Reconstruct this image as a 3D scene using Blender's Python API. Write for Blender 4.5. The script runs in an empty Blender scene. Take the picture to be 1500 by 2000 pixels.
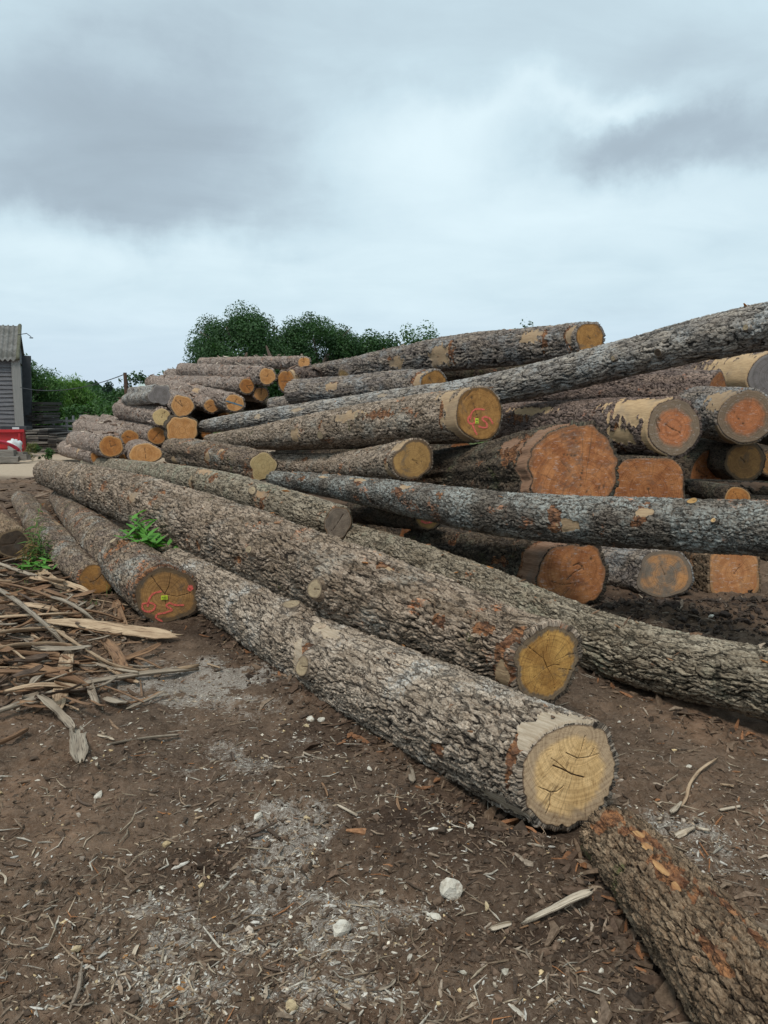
import bpy, math, random
import numpy as np
from mathutils import Vector, Matrix

R_ = math.radians
random.seed(7)
RNG = np.random.default_rng(11)
SC = bpy.context.scene
COL = SC.collection

# ------------------------------------------------------------------ camera, sky, sun, exposure
CAM_H, PITCH, FPX = 1.7, R_(7.6), 1500.0
cam_data = bpy.data.cameras.new('camera')
cam = bpy.data.objects.new('camera', cam_data)
COL.objects.link(cam)
cam.location = (0, 0, CAM_H)
cam.rotation_euler = (R_(90) - PITCH, 0, 0)
cam_data.sensor_fit = 'VERTICAL'
cam_data.sensor_height = 36
cam_data.sensor_width = 27
cam_data.lens = 27
cam_data.clip_end = 3000
SC.camera = cam
SC.view_settings.view_transform = 'Standard'
SC.view_settings.look = 'None'
SC.view_settings.exposure = 0.65
SC.view_settings.gamma = 1
SC.view_settings.use_curve_mapping = False

FWD = np.array([0, math.cos(PITCH), -math.sin(PITCH)])
UPV = np.array([0, math.sin(PITCH), math.cos(PITCH)])
RGT = np.array([1.0, 0, 0])
CAMP = np.array([0, 0, CAM_H])

def ray(x, y):
    return FWD + RGT * (x - 750) / FPX - UPV * (y - 1000) / FPX
def P(x, y, d):                       # survey point: photograph measurement plus its distance
    return CAMP + ray(x, y) * d
def G(x, y, z=0.0):                   # survey point on a level plane
    r = ray(x, y)
    return CAMP + r * ((z - CAM_H) / r[2])
def project(p):
    q = np.asarray(p) - CAMP
    d = q @ FWD
    return 750 + FPX * (q @ RGT) / d, 1000 - FPX * (q @ UPV) / d, d

# ---- node helper
class NT:
    def __init__(s, tree):
        s.t = tree; s.n = tree.nodes; s.l = tree.links
    def new(s, ty, **kw):
        n = s.n.new(ty)
        for k, v in kw.items(): setattr(n, k, v)
        return n
    def put(s, sock, v):
        if v is None: return
        if isinstance(v, bpy.types.NodeSocket): s.l.new(v, sock)
        elif isinstance(v, (tuple, list)):
            if sock.type == 'RGBA' and len(v) == 3: v = (*v, 1)
            sock.default_value = v
        else: sock.default_value = v
    def math(s, op, a, b=None, c=None, clamp=False):
        n = s.new('ShaderNodeMath', operation=op, use_clamp=clamp)
        s.put(n.inputs[0], a); s.put(n.inputs[1], b); s.put(n.inputs[2], c)
        return n.outputs[0]
    def vmath(s, op, a, b=None, sc=None):
        n = s.new('ShaderNodeVectorMath', operation=op)
        s.put(n.inputs[0], a); s.put(n.inputs[1], b)
        if sc is not None: s.put(n.inputs[3], sc)
        return n.outputs[1] if op in ('LENGTH', 'DOT_PRODUCT', 'DISTANCE') else n.outputs[0]
    def attr(s, name, vec=False):
        n = s.new('ShaderNodeAttribute', attribute_name=name)
        return n.outputs['Vector'] if vec else n.outputs['Fac']
    def col(s, name):
        return s.new('ShaderNodeAttribute', attribute_name=name).outputs['Color']
    def noise(s, vec, scale=5, detail=3, rough=.55, dist=0, color=False):
        n = s.new('ShaderNodeTexNoise')
        s.put(n.inputs['Vector'], vec); s.put(n.inputs['Scale'], scale); s.put(n.inputs['Detail'], detail)
        s.put(n.inputs['Roughness'], rough); s.put(n.inputs['Distortion'], dist)
        return n.outputs['Color'] if color else n.outputs['Fac']
    def voro(s, vec, scale=5, feature='F1', out='Distance'):
        n = s.new('ShaderNodeTexVoronoi', feature=feature)
        s.put(n.inputs['Vector'], vec); s.put(n.inputs['Scale'], scale)
        return n.outputs[out]
    def ss(s, v, a, b, lo=0., hi=1.):
        n = s.new('ShaderNodeMapRange', interpolation_type='SMOOTHSTEP')
        s.put(n.inputs[0], v); s.put(n.inputs[1], a); s.put(n.inputs[2], b); s.put(n.inputs[3], lo); s.put(n.inputs[4], hi)
        return n.outputs[0]
    def mix(s, f, a, b, mode='MIX'):
        n = s.new('ShaderNodeMix', data_type='RGBA', blend_type=mode)
        s.put(n.inputs[0], f); s.put(n.inputs[6], a); s.put(n.inputs[7], b)
        return n.outputs[2]
    def mapv(s, vec, scale=(1, 1, 1), loc=(0, 0, 0), rot=(0, 0, 0)):
        n = s.new('ShaderNodeMapping')
        s.put(n.inputs[0], vec); n.inputs[1].default_value = loc; n.inputs[2].default_value = rot; n.inputs[3].default_value = scale
        return n.outputs[0]
    def sep(s, v):
        n = s.new('ShaderNodeSeparateXYZ'); s.put(n.inputs[0], v); return n.outputs
    def comb(s, x, y, z):
        n = s.new('ShaderNodeCombineXYZ'); s.put(n.inputs[0], x); s.put(n.inputs[1], y); s.put(n.inputs[2], z); return n.outputs[0]
    def bump(s, h, strength=.5, dist=.01, normal=None):
        n = s.new('ShaderNodeBump'); s.put(n.inputs['Height'], h); n.inputs['Strength'].default_value = strength
        n.inputs['Distance'].default_value = dist; s.put(n.inputs['Normal'], normal); return n.outputs[0]
    def out(s, color, rough=.8, normal=None, metal=0, spec=.3, **kw):
        b = s.new('ShaderNodeBsdfPrincipled'); o = s.new('ShaderNodeOutputMaterial')
        s.put(b.inputs['Base Color'], color); s.put(b.inputs['Roughness'], rough); s.put(b.inputs['Normal'], normal)
        s.put(b.inputs['Metallic'], metal); b.inputs['Specular IOR Level'].default_value = spec
        s.l.new(b.outputs[0], o.inputs[0]); return b

def mat(name):
    m = bpy.data.materials.new(name); m.use_nodes = True; m.node_tree.nodes.clear()
    return m, NT(m.node_tree)

# ---- world: Nishita daylight under a layer of overcast cloud
SUN_EL, SUN_AZ = R_(58), R_(200)      # azimuth clockwise from +Y
w = bpy.data.worlds.new('World'); SC.world = w; w.use_nodes = True
w.node_tree.nodes.clear(); W = NT(w.node_tree)
sky = W.new('ShaderNodeTexSky', sky_type='NISHITA', sun_disc=False)
sky.sun_elevation = SUN_EL; sky.sun_rotation = SUN_AZ
bg1 = W.new('ShaderNodeBackground'); W.l.new(sky.outputs[0], bg1.inputs[0]); bg1.inputs[1].default_value = .1
dirv = W.new('ShaderNodeTexCoord').outputs['Generated']
dx, dy, dz = W.sep(dirv)
wob = W.noise(dirv, 3.2, 8, .58, 0, True)
wob = W.vmath('SCALE', W.vmath('SUBTRACT', wob, (.5, .5, .5)), None, .26)
dw = W.vmath('ADD', dirv, wob)
wx, wy, wz = W.sep(dw)
az = W.math('ARCTAN2', wx, wy)
el = W.math('ARCSINE', W.math('MAXIMUM', W.math('MINIMUM', wz, .999), -.999))
def blob(px, py, sx, sy, wgt, pw=2):
    r = ray(px, py); r = r / np.linalg.norm(r)
    a0, e0 = math.atan2(r[0], r[1]), math.asin(r[2])
    a = W.math('POWER', W.math('ABSOLUTE', W.math('DIVIDE', W.math('SUBTRACT', az, a0), sx / FPX)), pw)
    b = W.math('POWER', W.math('ABSOLUTE', W.math('DIVIDE', W.math('SUBTRACT', el, e0), sy / FPX)), pw)
    return W.math('MULTIPLY', W.math('EXPONENT', W.math('MULTIPLY', W.math('ADD', a, b), -1)), wgt)
zz = W.math('ADD', W.math('MAXIMUM', dz, 0), .16)
pl = W.comb(W.math('DIVIDE', dx, zz), W.math('DIVIDE', dy, zz), 0)
n1 = W.noise(pl, .7, 6, .5, .2)
n2 = W.noise(W.mapv(pl, (1, 1.35, 1)), 1.7, 8, .58, .5)
v = W.math('MULTIPLY_ADD', W.math('SUBTRACT', n1, .5), .30, .67)
v = W.math('MULTIPLY_ADD', W.math('SUBTRACT', n2, .5), .27, v)
for b in [(60, 250, 430, 150, -.12, 4), (330, 330, 270, 110, -.12, 3), (560, 150, 520, 120, -.055, 4), (260, 400, 300, 42, -.07, 2),
          (1330, 275, 250, 60, -.20, 3), (1130, 300, 120, 35, -.08, 2), (1420, 120, 260, 90, -.07, 3),
          (860, 275, 230, 70, .17, 2), (1060, 215, 160, 30, .10, 2), (1230, 200, 110, 30, .18, 2), (700, 380, 260, 60, .08, 2), (650, 560, 900, 110, .07, 2), (150, 505, 330, 34, .07, 2), (1250, 430, 420, 80, .11, 2),
          (750, -120, 1500, 220, -.05, 2)]:
    v = W.math('ADD', v, blob(*b))
rmp = W.new('ShaderNodeValToRGB'); W.l.new(v, rmp.inputs[0])
e = rmp.color_ramp.elements
e[0].position = .2; e[0].color = (.25, .30, .345, 1)
e[1].position = .9; e[1].position = .95; e[1].color = (.74, .875, .92, 1)
x = e.new(.45); x.color = (.37, .455, .52, 1)
x = e.new(.66); x.color = (.54, .675, .74, 1)
# towards the horizon the cloud deck thins to a pale lavender blue
hz = W.ss(dz, .0, .17, 1., 0.)
cc = W.mix(W.math('MULTIPLY', hz, .55), rmp.outputs[0], (.47, .575, .73))
cc = W.mix(W.ss(dz, -.02, -.2, 0., 1.), cc, (.2, .2, .2))
bg2 = W.new('ShaderNodeBackground'); W.l.new(cc, bg2.inputs[0]); bg2.inputs[1].default_value = .745
mx = W.new('ShaderNodeMixShader'); mx.inputs[0].default_value = .95
W.l.new(bg1.outputs[0], mx.inputs[1]); W.l.new(bg2.outputs[0], mx.inputs[2])
wo = W.new('ShaderNodeOutputWorld'); W.l.new(mx.outputs[0], wo.inputs[0])

sun = bpy.data.lights.new('sun', 'SUN'); sun.energy = 1.5; sun.angle = R_(14); sun.color = (1, .94, .85)
so = bpy.data.objects.new('sun', sun); COL.objects.link(so)
sd = Vector((math.sin(SUN_AZ) * math.cos(SUN_EL), math.cos(SUN_AZ) * math.cos(SUN_EL), math.sin(SUN_EL)))
so.rotation_euler = sd.to_track_quat('Z', 'Y').to_euler(); so.location = (0, -5, 20)

# ------------------------------------------------------------------ numpy noise (periodic in v)
def _h(ix, iy, seed):
    h = (ix.astype(np.int64) * 374761393 + iy.astype(np.int64) * 668265263 + seed * 1274126177) & 0xffffffff
    h = ((h ^ (h >> 13)) * 1103515245) & 0xffffffff
    h = ((h ^ (h >> 16)) * 2654435761) & 0xffffffff
    return ((h ^ (h >> 15)) & 0xffffff) / float(0x1000000)
def perlin(u, v, pv=0, seed=0):
    iu = np.floor(u).astype(np.int64); iv = np.floor(v).astype(np.int64)
    fu = u - iu; fv = v - iv
    su = fu * fu * fu * (fu * (fu * 6 - 15) + 10); sv = fv * fv * fv * (fv * (fv * 6 - 15) + 10)
    def g(a, b, x, y):
        bb = b % pv if pv else b
        t = _h(a, bb, seed) * (2 * math.pi)
        return np.cos(t) * x + np.sin(t) * y
    a = g(iu, iv, fu, fv); b = g(iu + 1, iv, fu - 1, fv); c = g(iu, iv + 1, fu, fv - 1); d = g(iu + 1, iv + 1, fu - 1, fv - 1)
    return ((a + (b - a) * su) * (1 - sv) + (c + (d - c) * su) * sv) * 1.41
def fbm(u, v, pv=0, seed=0, o=3, gain=.5):
    r = 0; a = 1; t = 0
    for i in range(o):
        r = r + a * perlin(u * 2**i, v * 2**i, pv * 2**i if pv else 0, seed + i * 17); t += a; a *= gain
    return r / t
def voronoi(u, v, pv=0, seed=0, full=False):
    iu = np.floor(u).astype(np.int64); iv = np.floor(v).astype(np.int64)
    f1 = np.full(u.shape, 9.); f2 = np.full(u.shape, 9.); cid = np.zeros(u.shape)
    z = np.zeros(u.shape); a1 = z.copy(); b1 = z.copy(); a2 = z.copy(); b2 = z.copy()
    for a in (-1, 0, 1):
        for b in (-1, 0, 1):
            cu = iu + a; cv = iv + b; cb = cv % pv if pv else cv
            h1 = _h(cu, cb, seed); h2 = _h(cu, cb, seed + 91)
            su = cu + .1 + .8 * h1; sv = cv + .1 + .8 * h2
            d = (su - u)**2 + (sv - v)**2
            m = d < f1; m2 = (~m) & (d < f2)
            if full:
                a2 = np.where(m, a1, np.where(m2, su, a2)); b2 = np.where(m, b1, np.where(m2, sv, b2)); a1 = np.where(m, su, a1); b1 = np.where(m, sv, b1)
            f2 = np.where(m, f1, np.minimum(f2, d)); cid = np.where(m, _h(cu, cb, seed + 333), cid); f1 = np.where(m, d, f1)
    if full: return np.sqrt(f1), np.sqrt(f2), cid, np.abs(b2 - b1) / (np.abs(a2 - a1) + np.abs(b2 - b1) + 1e-6)
    return np.sqrt(f1), np.sqrt(f2), cid
def sst(x, a, b):
    t = np.clip((x - a) / (b - a), 0, 1); return t * t * (3 - 2 * t)

# ------------------------------------------------------------------ objects
def tag(o, label=None, cat=None, group=None, kind=None):
    if label: o['label'] = label
    if cat: o['category'] = cat
    if group: o['group'] = group
    if kind: o['kind'] = kind
    return o
def empty(name, loc, label=None, cat=None, group=None):
    o = bpy.data.objects.new(name, None); COL.objects.link(o); o.location = [float(c) for c in loc]; o.empty_display_size = .1
    return tag(o, label, cat, group)
def link(name, me, parent=None):
    o = bpy.data.objects.new(name, me); COL.objects.link(o)
    if parent is not None:
        o.parent = parent; o.matrix_parent_inverse = Matrix.Translation(parent.location).inverted()
    return o
def mesh(name, V, quads=None, tris=None, m=None, attrs=None, smooth=True, mats=None, midx=None):
    me = bpy.data.meshes.new(name)
    V = np.asarray(V, dtype=np.float32)
    q = np.asarray(quads, dtype=np.int32).reshape(-1, 4) if quads is not None else np.zeros((0, 4), np.int32)
    t = np.asarray(tris, dtype=np.int32).reshape(-1, 3) if tris is not None else np.zeros((0, 3), np.int32)
    me.vertices.add(len(V)); me.vertices.foreach_set('co', V.ravel())
    nl = q.size + t.size; me.loops.add(nl)
    me.loops.foreach_set('vertex_index', np.concatenate([q.ravel(), t.ravel()]))
    np_ = len(q) + len(t); me.polygons.add(np_)
    st = np.concatenate([np.arange(len(q)) * 4, len(q) * 4 + np.arange(len(t)) * 3]).astype(np.int32)
    me.polygons.foreach_set('loop_start', st)
    me.polygons.foreach_set('use_smooth', np.full(np_, smooth))
    if m is not None: me.materials.append(m)
    for mm in (mats or []): me.materials.append(mm)
    if midx is not None: me.polygons.foreach_set('material_index', np.asarray(midx, np.int32))
    for k, a in (attrs or {}).items():
        a = np.asarray(a, np.float32)
        if a.ndim == 1:
            at = me.attributes.new(k, 'FLOAT', 'POINT'); at.data.foreach_set('value', a)
        elif a.shape[1] == 3:
            at = me.attributes.new(k, 'FLOAT_VECTOR', 'POINT'); at.data.foreach_set('vector', a.ravel())
        else:
            at = me.attributes.new(k, 'FLOAT_COLOR', 'POINT'); at.data.foreach_set('color', a.ravel())
    me.update(); me.validate()
    return me
class MB:
    def __init__(s): s.v = []; s.q = []; s.t = []; s.n = 0
    def add(s, V, q=(), t=()):
        V = np.asarray(V, float); b = s.n; s.v.append(V); s.n += len(V)
        for f in q: s.q.append([i + b for i in f])
        for f in t: s.t.append([i + b for i in f])
    def box(s, c, size, rot=None, jit=0):
        h = np.array(size) / 2
        V = np.array([(x, y, z) for x in (-1, 1) for y in (-1, 1) for z in (-1, 1)], float) * h
        if jit: V += np.random.default_rng(int(abs(c[0] * 991 + c[1] * 77 + c[2] * 313)) % 99991).normal(0, jit, V.shape)
        if rot is not None: V = V @ np.array(rot).T
        s.add(V + np.array(c), [(0, 1, 3, 2), (4, 6, 7, 5), (0, 4, 5, 1), (2, 3, 7, 6), (0, 2, 6, 4), (1, 5, 7, 3)])
        return s
    def tube(s, pts, rad, seg=6, cap=True):
        pts = np.asarray(pts, float); n = len(pts)
        rad = np.full(n, rad) if np.isscalar(rad) else np.asarray(rad, float)
        T = np.gradient(pts, axis=0); T /= np.linalg.norm(T, axis=1)[:, None] + 1e-9
        ref = np.array([0, 0, 1.]) if abs(T[:, 2].mean()) < .8 else np.array([1., 0, 0])
        A = np.cross(T, ref); A /= np.linalg.norm(A, axis=1)[:, None] + 1e-9; B = np.cross(A, T)
        th = np.arange(seg) / seg * 2 * math.pi
        V = pts[:, None] + rad[:, None, None] * (np.cos(th)[None, :, None] * A[:, None] + np.sin(th)[None, :, None] * B[:, None])
        V = V.reshape(-1, 3); q = [(i * seg + j, i * seg + (j + 1) % seg, (i + 1) * seg + (j + 1) % seg, (i + 1) * seg + j) for i in range(n - 1) for j in range(seg)]
        t = []
        if cap:
            V = np.vstack([V, pts[0], pts[-1]]); a = n * seg
            t = [(a, (j + 1) % seg, j) for j in range(seg)] + [(a + 1, (n - 1) * seg + j, (n - 1) * seg + (j + 1) % seg) for j in range(seg)]
        s.add(V, q, t); return s
    def me(s, name, m, smooth=False, attrs=None):
        return mesh(name, np.vstack(s.v), s.q or None, s.t or None, m, attrs, smooth)
    def obj(s, name, m, parent=None, smooth=False):
        return link(name, s.me(name, m, smooth), parent)
def rotz(a):
    c, s = math.cos(a), math.sin(a); return np.array([[c, -s, 0], [s, c, 0], [0, 0, 1.]])
def euler(a, b, c):
    from mathutils import Euler
    return np.array(Euler((a, b, c)).to_matrix())
# ------------------------------------------------------------------ materials
def bark_mat(name, c1, c2, fiss, lichen=(.3, .33, .3), la=.3, orange=.2, ocol=(.33, .12, .045), moss=0., peel=(.42, .3, .18), peel2=(.3, .2, .12), fine=1., ks=(8, 30), kd=.68):
    fiss = tuple(k * .6 for k in fiss); m, T = mat(name)  # fissure colour: dark inner bark, deepened to paint in the shade of cracks
    bc = T.attr('bc', True); h = T.attr('hgt'); pe = T.attr('peel')
    st = T.mapv(bc, (1, 3.2, 3.2))
    a = T.noise(st, 3.5, 4, .6)
    c = T.mix(T.ss(a, .36, .64), c1, c2)
    g = T.noise(st, 38, 4, .7)
    c = T.mix(T.ss(g, .32, .7), T.mix(1., c, (.42, .39, .37), 'MULTIPLY'), c)
    g3 = T.noise(T.mapv(bc, (1, 6, 6)), 22, 4, .7)
    c = T.mix(T.ss(g3, .5, .68, 0., .6), c, T.mix(1., c, (.5, .46, .43), 'MULTIPLY'))
    g2 = T.noise(st, 130, 2, .6)
    c = T.mix(T.ss(g2, .52, .3, 0., .5), c, T.mix(1., c, (.55, .5, .46), 'MULTIPLY'))
    c = T.mix(T.ss(g2, .5, .75, 0., .55), c, T.mix(1., c, (1.5, 1.5, 1.48), 'MULTIPLY'))
    pid = T.attr('pid')
    c = T.mix(T.ss(pid, .55, .95, 0., .55), c, T.mix(1., c, (1.35, 1.33, 1.3), 'MULTIPLY'))
    c = T.mix(T.ss(pid, .45, .05, 0., .55), c, T.mix(1., c, (.68, .62, .57), 'MULTIPLY'))
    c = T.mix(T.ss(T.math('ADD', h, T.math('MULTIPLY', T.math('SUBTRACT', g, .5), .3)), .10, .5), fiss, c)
    lm = T.math('MULTIPLY', T.ss(T.noise(bc, 2.6, 3, .6), .62 - .3 * la, .8 - .3 * la), T.ss(T.noise(bc, 34, 4, .75), .40, .56))
    c = T.mix(T.math('MULTIPLY', lm, min(1, .45 + la * .6)), c, lichen)
    if orange > 0:
        om = T.math('MULTIPLY', T.ss(T.noise(bc, 4.2, 4, .65), .70 - .22 * orange, .78 - .22 * orange), T.ss(T.noise(st, 26, 4, .7), .45, .56))
        c = T.mix(T.math('MULTIPLY', om, .85), c, T.mix(T.noise(bc, 60, 2), ocol, tuple(min(1, k * 1.9) for k in ocol)))
    if moss > 0:
        mm = T.math('MULTIPLY', T.ss(T.noise(bc, 3.1, 3, .6, .5), .72 - .2 * moss, .8 - .2 * moss), T.ss(T.noise(bc, 60, 3, .7), .42, .6))
        c = T.mix(mm, c, (.075, .085, .025))
    ob = T.mix(T.ss(T.noise(st, 28, 5, .8), .38, .6), (.075, .03, .016), T.mix(T.ss(T.noise(bc, 14, 3), .35, .65), (.20, .085, .04), (.40, .185, .08)))
    c = T.mix(T.ss(T.math('ADD', T.attr('org'), T.math('MULTIPLY', T.math('SUBTRACT', T.noise(st, 30, 4, .8), .5), 1.7)), .45, .75, 0., .9), c, ob)
    # hairline cracks between the scales
    wq = T.vmath('ADD', bc, T.vmath('SCALE', T.vmath('SUBTRACT', T.noise(bc, 16, 4, .6, 0, True), (.5, .5, .5)), None, .045))
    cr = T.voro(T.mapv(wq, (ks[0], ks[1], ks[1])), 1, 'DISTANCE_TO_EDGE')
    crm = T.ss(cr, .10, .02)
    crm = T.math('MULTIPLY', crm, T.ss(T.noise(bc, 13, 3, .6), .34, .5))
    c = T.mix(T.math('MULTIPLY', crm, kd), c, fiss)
    # bare wood where the bark has come away
    ws = T.noise(T.mapv(bc, (1.2, 14, 14)), 6, 4, .6)
    wc = T.mix(T.ss(ws, .3, .7), peel2, peel)
    wc = T.mix(T.ss(T.noise(bc, 3, 3), .5, .75, 0., .6), wc, (.16, .14, .12))
    pm = T.ss(T.math('ADD', pe, T.math('MULTIPLY', T.math('SUBTRACT', T.noise(st, 14, 5, .8), .5), 1.3)), .45, .62)
    c = T.mix(pm, c, wc)
    hh = T.math('ADD', T.math('ADD', T.math('MULTIPLY', g, .6), T.math('MULTIPLY', g3, -.5)), T.math('MULTIPLY', g2, .25))
    n = T.bump(T.math('MULTIPLY', crm, T.math('SUBTRACT', 1., pm)), 1., -.008)
    n = T.bump(hh, .75 * fine, .012, n)
    n = T.bump(T.math('MULTIPLY', ws, pm), .25, .004, n)
    T.out(c, T.ss(g, .2, .8, .95, .78), n, spec=.22)
    return m

def face_mat(name, c1, c2, sap, sapw=.12, dark=(.075, .045, .025), rings=1., streak=.5, stain=.3, rim=(.07, .045, .03), ringf=110., white=0.):
    m, T = mat(name)
    fc = T.attr('fc', True); rn = T.attr('rn'); ck = T.attr('crack')
    x, y, z = T.sep(fc)
    xy = T.comb(x, y, 0)
    wv = T.vmath('ADD', xy, T.vmath('SCALE', T.vmath('SUBTRACT', T.noise(xy, 7, 3, .5, 0, True), (.5, .5, .5)), None, .03))
    rad = T.vmath('LENGTH', wv)
    dr = T.vmath('NORMALIZE', wv)
    rg = T.noise(T.comb(T.math('MULTIPLY', rad, ringf), z, 0), 1., 3, .7)
    rs = T.noise(T.vmath('ADD', dr, T.comb(0, 0, T.math('MULTIPLY', rad, 1.2))), 22, 5, .8)
    big = T.noise(T.vmath('ADD', fc, (3, 1, 0)), 7, 5, .7)
    c = T.mix(T.ss(big, .35, .65), c1, c2)
    sm = T.ss(T.math('ADD', rn, T.math('MULTIPLY', T.math('SUBTRACT', big, .5), .34)), 1 - sapw * 1.5, 1 - sapw * .75)
    c = T.mix(T.math('MULTIPLY', sm, .9), c, sap)
    c = T.mix(T.ss(rg, .42, .62, 0., .42 * rings), c, T.mix(1., c, (.42, .36, .3), 'MULTIPLY'))
    c = T.mix(T.ss(rs, .48, .68, 0., streak), c, T.mix(1., c, (.4, .33, .26), 'MULTIPLY'))
    c = T.mix(T.ss(rs, .45, .3, 0., streak * .7), c, T.mix(1., c, (1.45, 1.42, 1.3), 'MULTIPLY'))
    saw = T.noise(T.mapv(T.vmath('ADD', fc, T.vmath('SCALE', T.noise(fc, 5, 2, .5, 0, True), None, .05)), (70, 7, 1), rot=(0, 0, .5)), 1, 5, .75)
    c = T.mix(T.ss(saw, .5, .72, 0., .22), c, T.mix(1., c, (1.3, 1.28, 1.22), 'MULTIPLY'))
    c = T.mix(T.math('MULTIPLY', T.ss(T.noise(fc, 4.5, 5, .7, .6), .53, .66), stain), c, (.085, .075, .065))
    if white > 0:
        c = T.mix(T.math('MULTIPLY', T.ss(T.noise(T.mapv(fc, (30, 8, 1)), 1.6, 5, .75), .56, .63), white), c, (.55, .5, .46))
    ck2 = T.ss(T.noise(T.vmath('SCALE', dr, None, 1.), 11, 2, .9), .60, .64)
    ck2 = T.math('MULTIPLY', ck2, T.math('MULTIPLY', T.ss(rad, .01, .05), T.ss(rn, .98, .6)))
    c = T.mix(T.math('MULTIPLY', ck2, .5), c, dark)
    c = T.mix(ck, c, dark)
    c = T.mix(T.ss(T.math('ADD', rn, T.math('MULTIPLY', T.math('SUBTRACT', rs, .5), .07)), .965, 1.0, 0., .85), c, rim)
    n = T.bump(T.math('ADD', T.math('MULTIPLY', saw, .5), T.math('MULTIPLY', rg, .25)), .45, .004)
    T.out(c, .72, n, spec=.25)
    return m

BK = dict(
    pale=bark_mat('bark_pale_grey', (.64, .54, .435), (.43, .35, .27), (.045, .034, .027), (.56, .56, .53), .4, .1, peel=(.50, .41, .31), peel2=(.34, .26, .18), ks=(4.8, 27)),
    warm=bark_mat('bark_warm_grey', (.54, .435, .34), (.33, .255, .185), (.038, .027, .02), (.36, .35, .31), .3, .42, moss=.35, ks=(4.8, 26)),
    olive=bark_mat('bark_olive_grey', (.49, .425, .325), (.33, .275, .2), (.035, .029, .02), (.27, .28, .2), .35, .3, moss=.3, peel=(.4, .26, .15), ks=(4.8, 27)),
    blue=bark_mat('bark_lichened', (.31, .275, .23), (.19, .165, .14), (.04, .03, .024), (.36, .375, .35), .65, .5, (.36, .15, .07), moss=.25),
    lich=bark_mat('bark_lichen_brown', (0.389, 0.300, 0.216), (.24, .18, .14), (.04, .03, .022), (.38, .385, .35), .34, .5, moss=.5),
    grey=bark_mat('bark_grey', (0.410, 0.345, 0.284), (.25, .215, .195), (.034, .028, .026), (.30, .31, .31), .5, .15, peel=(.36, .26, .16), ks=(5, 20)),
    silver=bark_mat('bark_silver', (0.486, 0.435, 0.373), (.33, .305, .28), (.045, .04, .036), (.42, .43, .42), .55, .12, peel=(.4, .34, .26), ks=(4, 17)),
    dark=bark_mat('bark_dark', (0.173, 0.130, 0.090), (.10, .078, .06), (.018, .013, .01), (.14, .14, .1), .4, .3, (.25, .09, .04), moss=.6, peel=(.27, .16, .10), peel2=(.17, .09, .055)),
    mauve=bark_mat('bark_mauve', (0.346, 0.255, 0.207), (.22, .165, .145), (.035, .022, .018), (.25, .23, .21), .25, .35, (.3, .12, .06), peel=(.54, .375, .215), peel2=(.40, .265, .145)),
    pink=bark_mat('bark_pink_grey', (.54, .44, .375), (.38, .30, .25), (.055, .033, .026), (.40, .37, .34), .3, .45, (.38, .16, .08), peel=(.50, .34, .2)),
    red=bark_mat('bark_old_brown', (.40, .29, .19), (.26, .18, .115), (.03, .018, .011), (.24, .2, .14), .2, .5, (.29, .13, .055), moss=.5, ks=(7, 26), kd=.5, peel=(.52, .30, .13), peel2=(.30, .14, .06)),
)
FC = dict(
    gold=face_mat('wood_gold', (.62, .35, .105), (.40, .20, .055), (.20, .155, .11), .13, streak=.75, stain=.8),
    straw=face_mat('wood_straw', (.78, .53, .26), (.60, .385, .17), (.44, .32, .21), .22, streak=.75, stain=.3),
    amber=face_mat('wood_amber', (.42, .215, .065), (.28, .135, .04), (.16, .085, .03), .07, streak=.6, stain=.55),
    oak=face_mat('wood_brown_oak', (.42, .225, .08), (.29, .155, .06), (.13, .09, .055), .14, streak=.4, stain=.65),
    ochre=face_mat('wood_ochre', (.40, .235, .085), (.29, .165, .058), (.12, .08, .05), .1, streak=.35, stain=.5),
    cream=face_mat('wood_cream', (.62, .46, .23), (.52, .37, .175), (.60, .45, .25), .06, streak=.25, stain=.05, rim=(.2, .12, .06)),
    pine=face_mat('wood_orange', (.60, .31, .125), (.47, .215, .07), (.58, .36, .17), .08, streak=.3, stain=.12, rim=(.25, .12, .06), ringf=80),
    pine2=face_mat('wood_deep_orange', (.44, .19, .055), (.30, .115, .03), (.42, .24, .10), .10, streak=.4, stain=.3, rim=(.14, .07, .03), ringf=80),
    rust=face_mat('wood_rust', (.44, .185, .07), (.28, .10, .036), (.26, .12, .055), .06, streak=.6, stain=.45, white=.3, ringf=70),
    rustg=face_mat('wood_rust_grey_rim', (.52, .20, .085), (.40, .145, .06), (.21, .17, .12), .30, streak=.35, stain=.22, white=.35, ringf=60),
    brick=face_mat('wood_brick_orange', (.50, .24, .10), (.38, .155, .06), (.3, .17, .08), .08, streak=.35, stain=.35, white=.3, ringf=60),
    grey=face_mat('wood_weathered_grey', (.20, .18, .175), (.15, .135, .13), (.22, .2, .19), .1, streak=.3, stain=.3),
    knot=face_mat('wood_old_knot', (.42, .33, .21), (.26, .2, .13), (.2, .15, .1), .15, streak=.6, stain=.7),
    tgrey=face_mat('wood_grey_split_orange', (.20, .165, .13), (.50, .25, .10), (.17, .14, .11), .12, streak=.4, stain=.4),
    greyb=face_mat('wood_grey_brown', (.40, .32, .25), (.27, .21, .165), (.3, .18, .1), .05, streak=.5, stain=.4),
    hollow=face_mat('wood_rotten_dark', (.075, .052, .035), (.04, .028, .02), (.2, .14, .08), .1, streak=.5, stain=.5),
)
def paint_mat(name, c, r=.6, thin=.0):
    m, T = mat(name)
    g = T.new('ShaderNodeNewGeometry').outputs['Position']
    n = T.noise(g, 90, 3, .7)
    s = T.out(T.mix(T.ss(n, .3, .65), tuple(k * .6 for k in c), c), r, T.bump(n, .3, .002))
    if thin: T.put(s.inputs['Alpha'], T.ss(T.noise(g, 160, 4, .8), .36, .52, 1 - thin, 1.))
    return m
M_PINK = paint_mat('spray_paint_coral', (.86, .17, .13), .6, .75)
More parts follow.
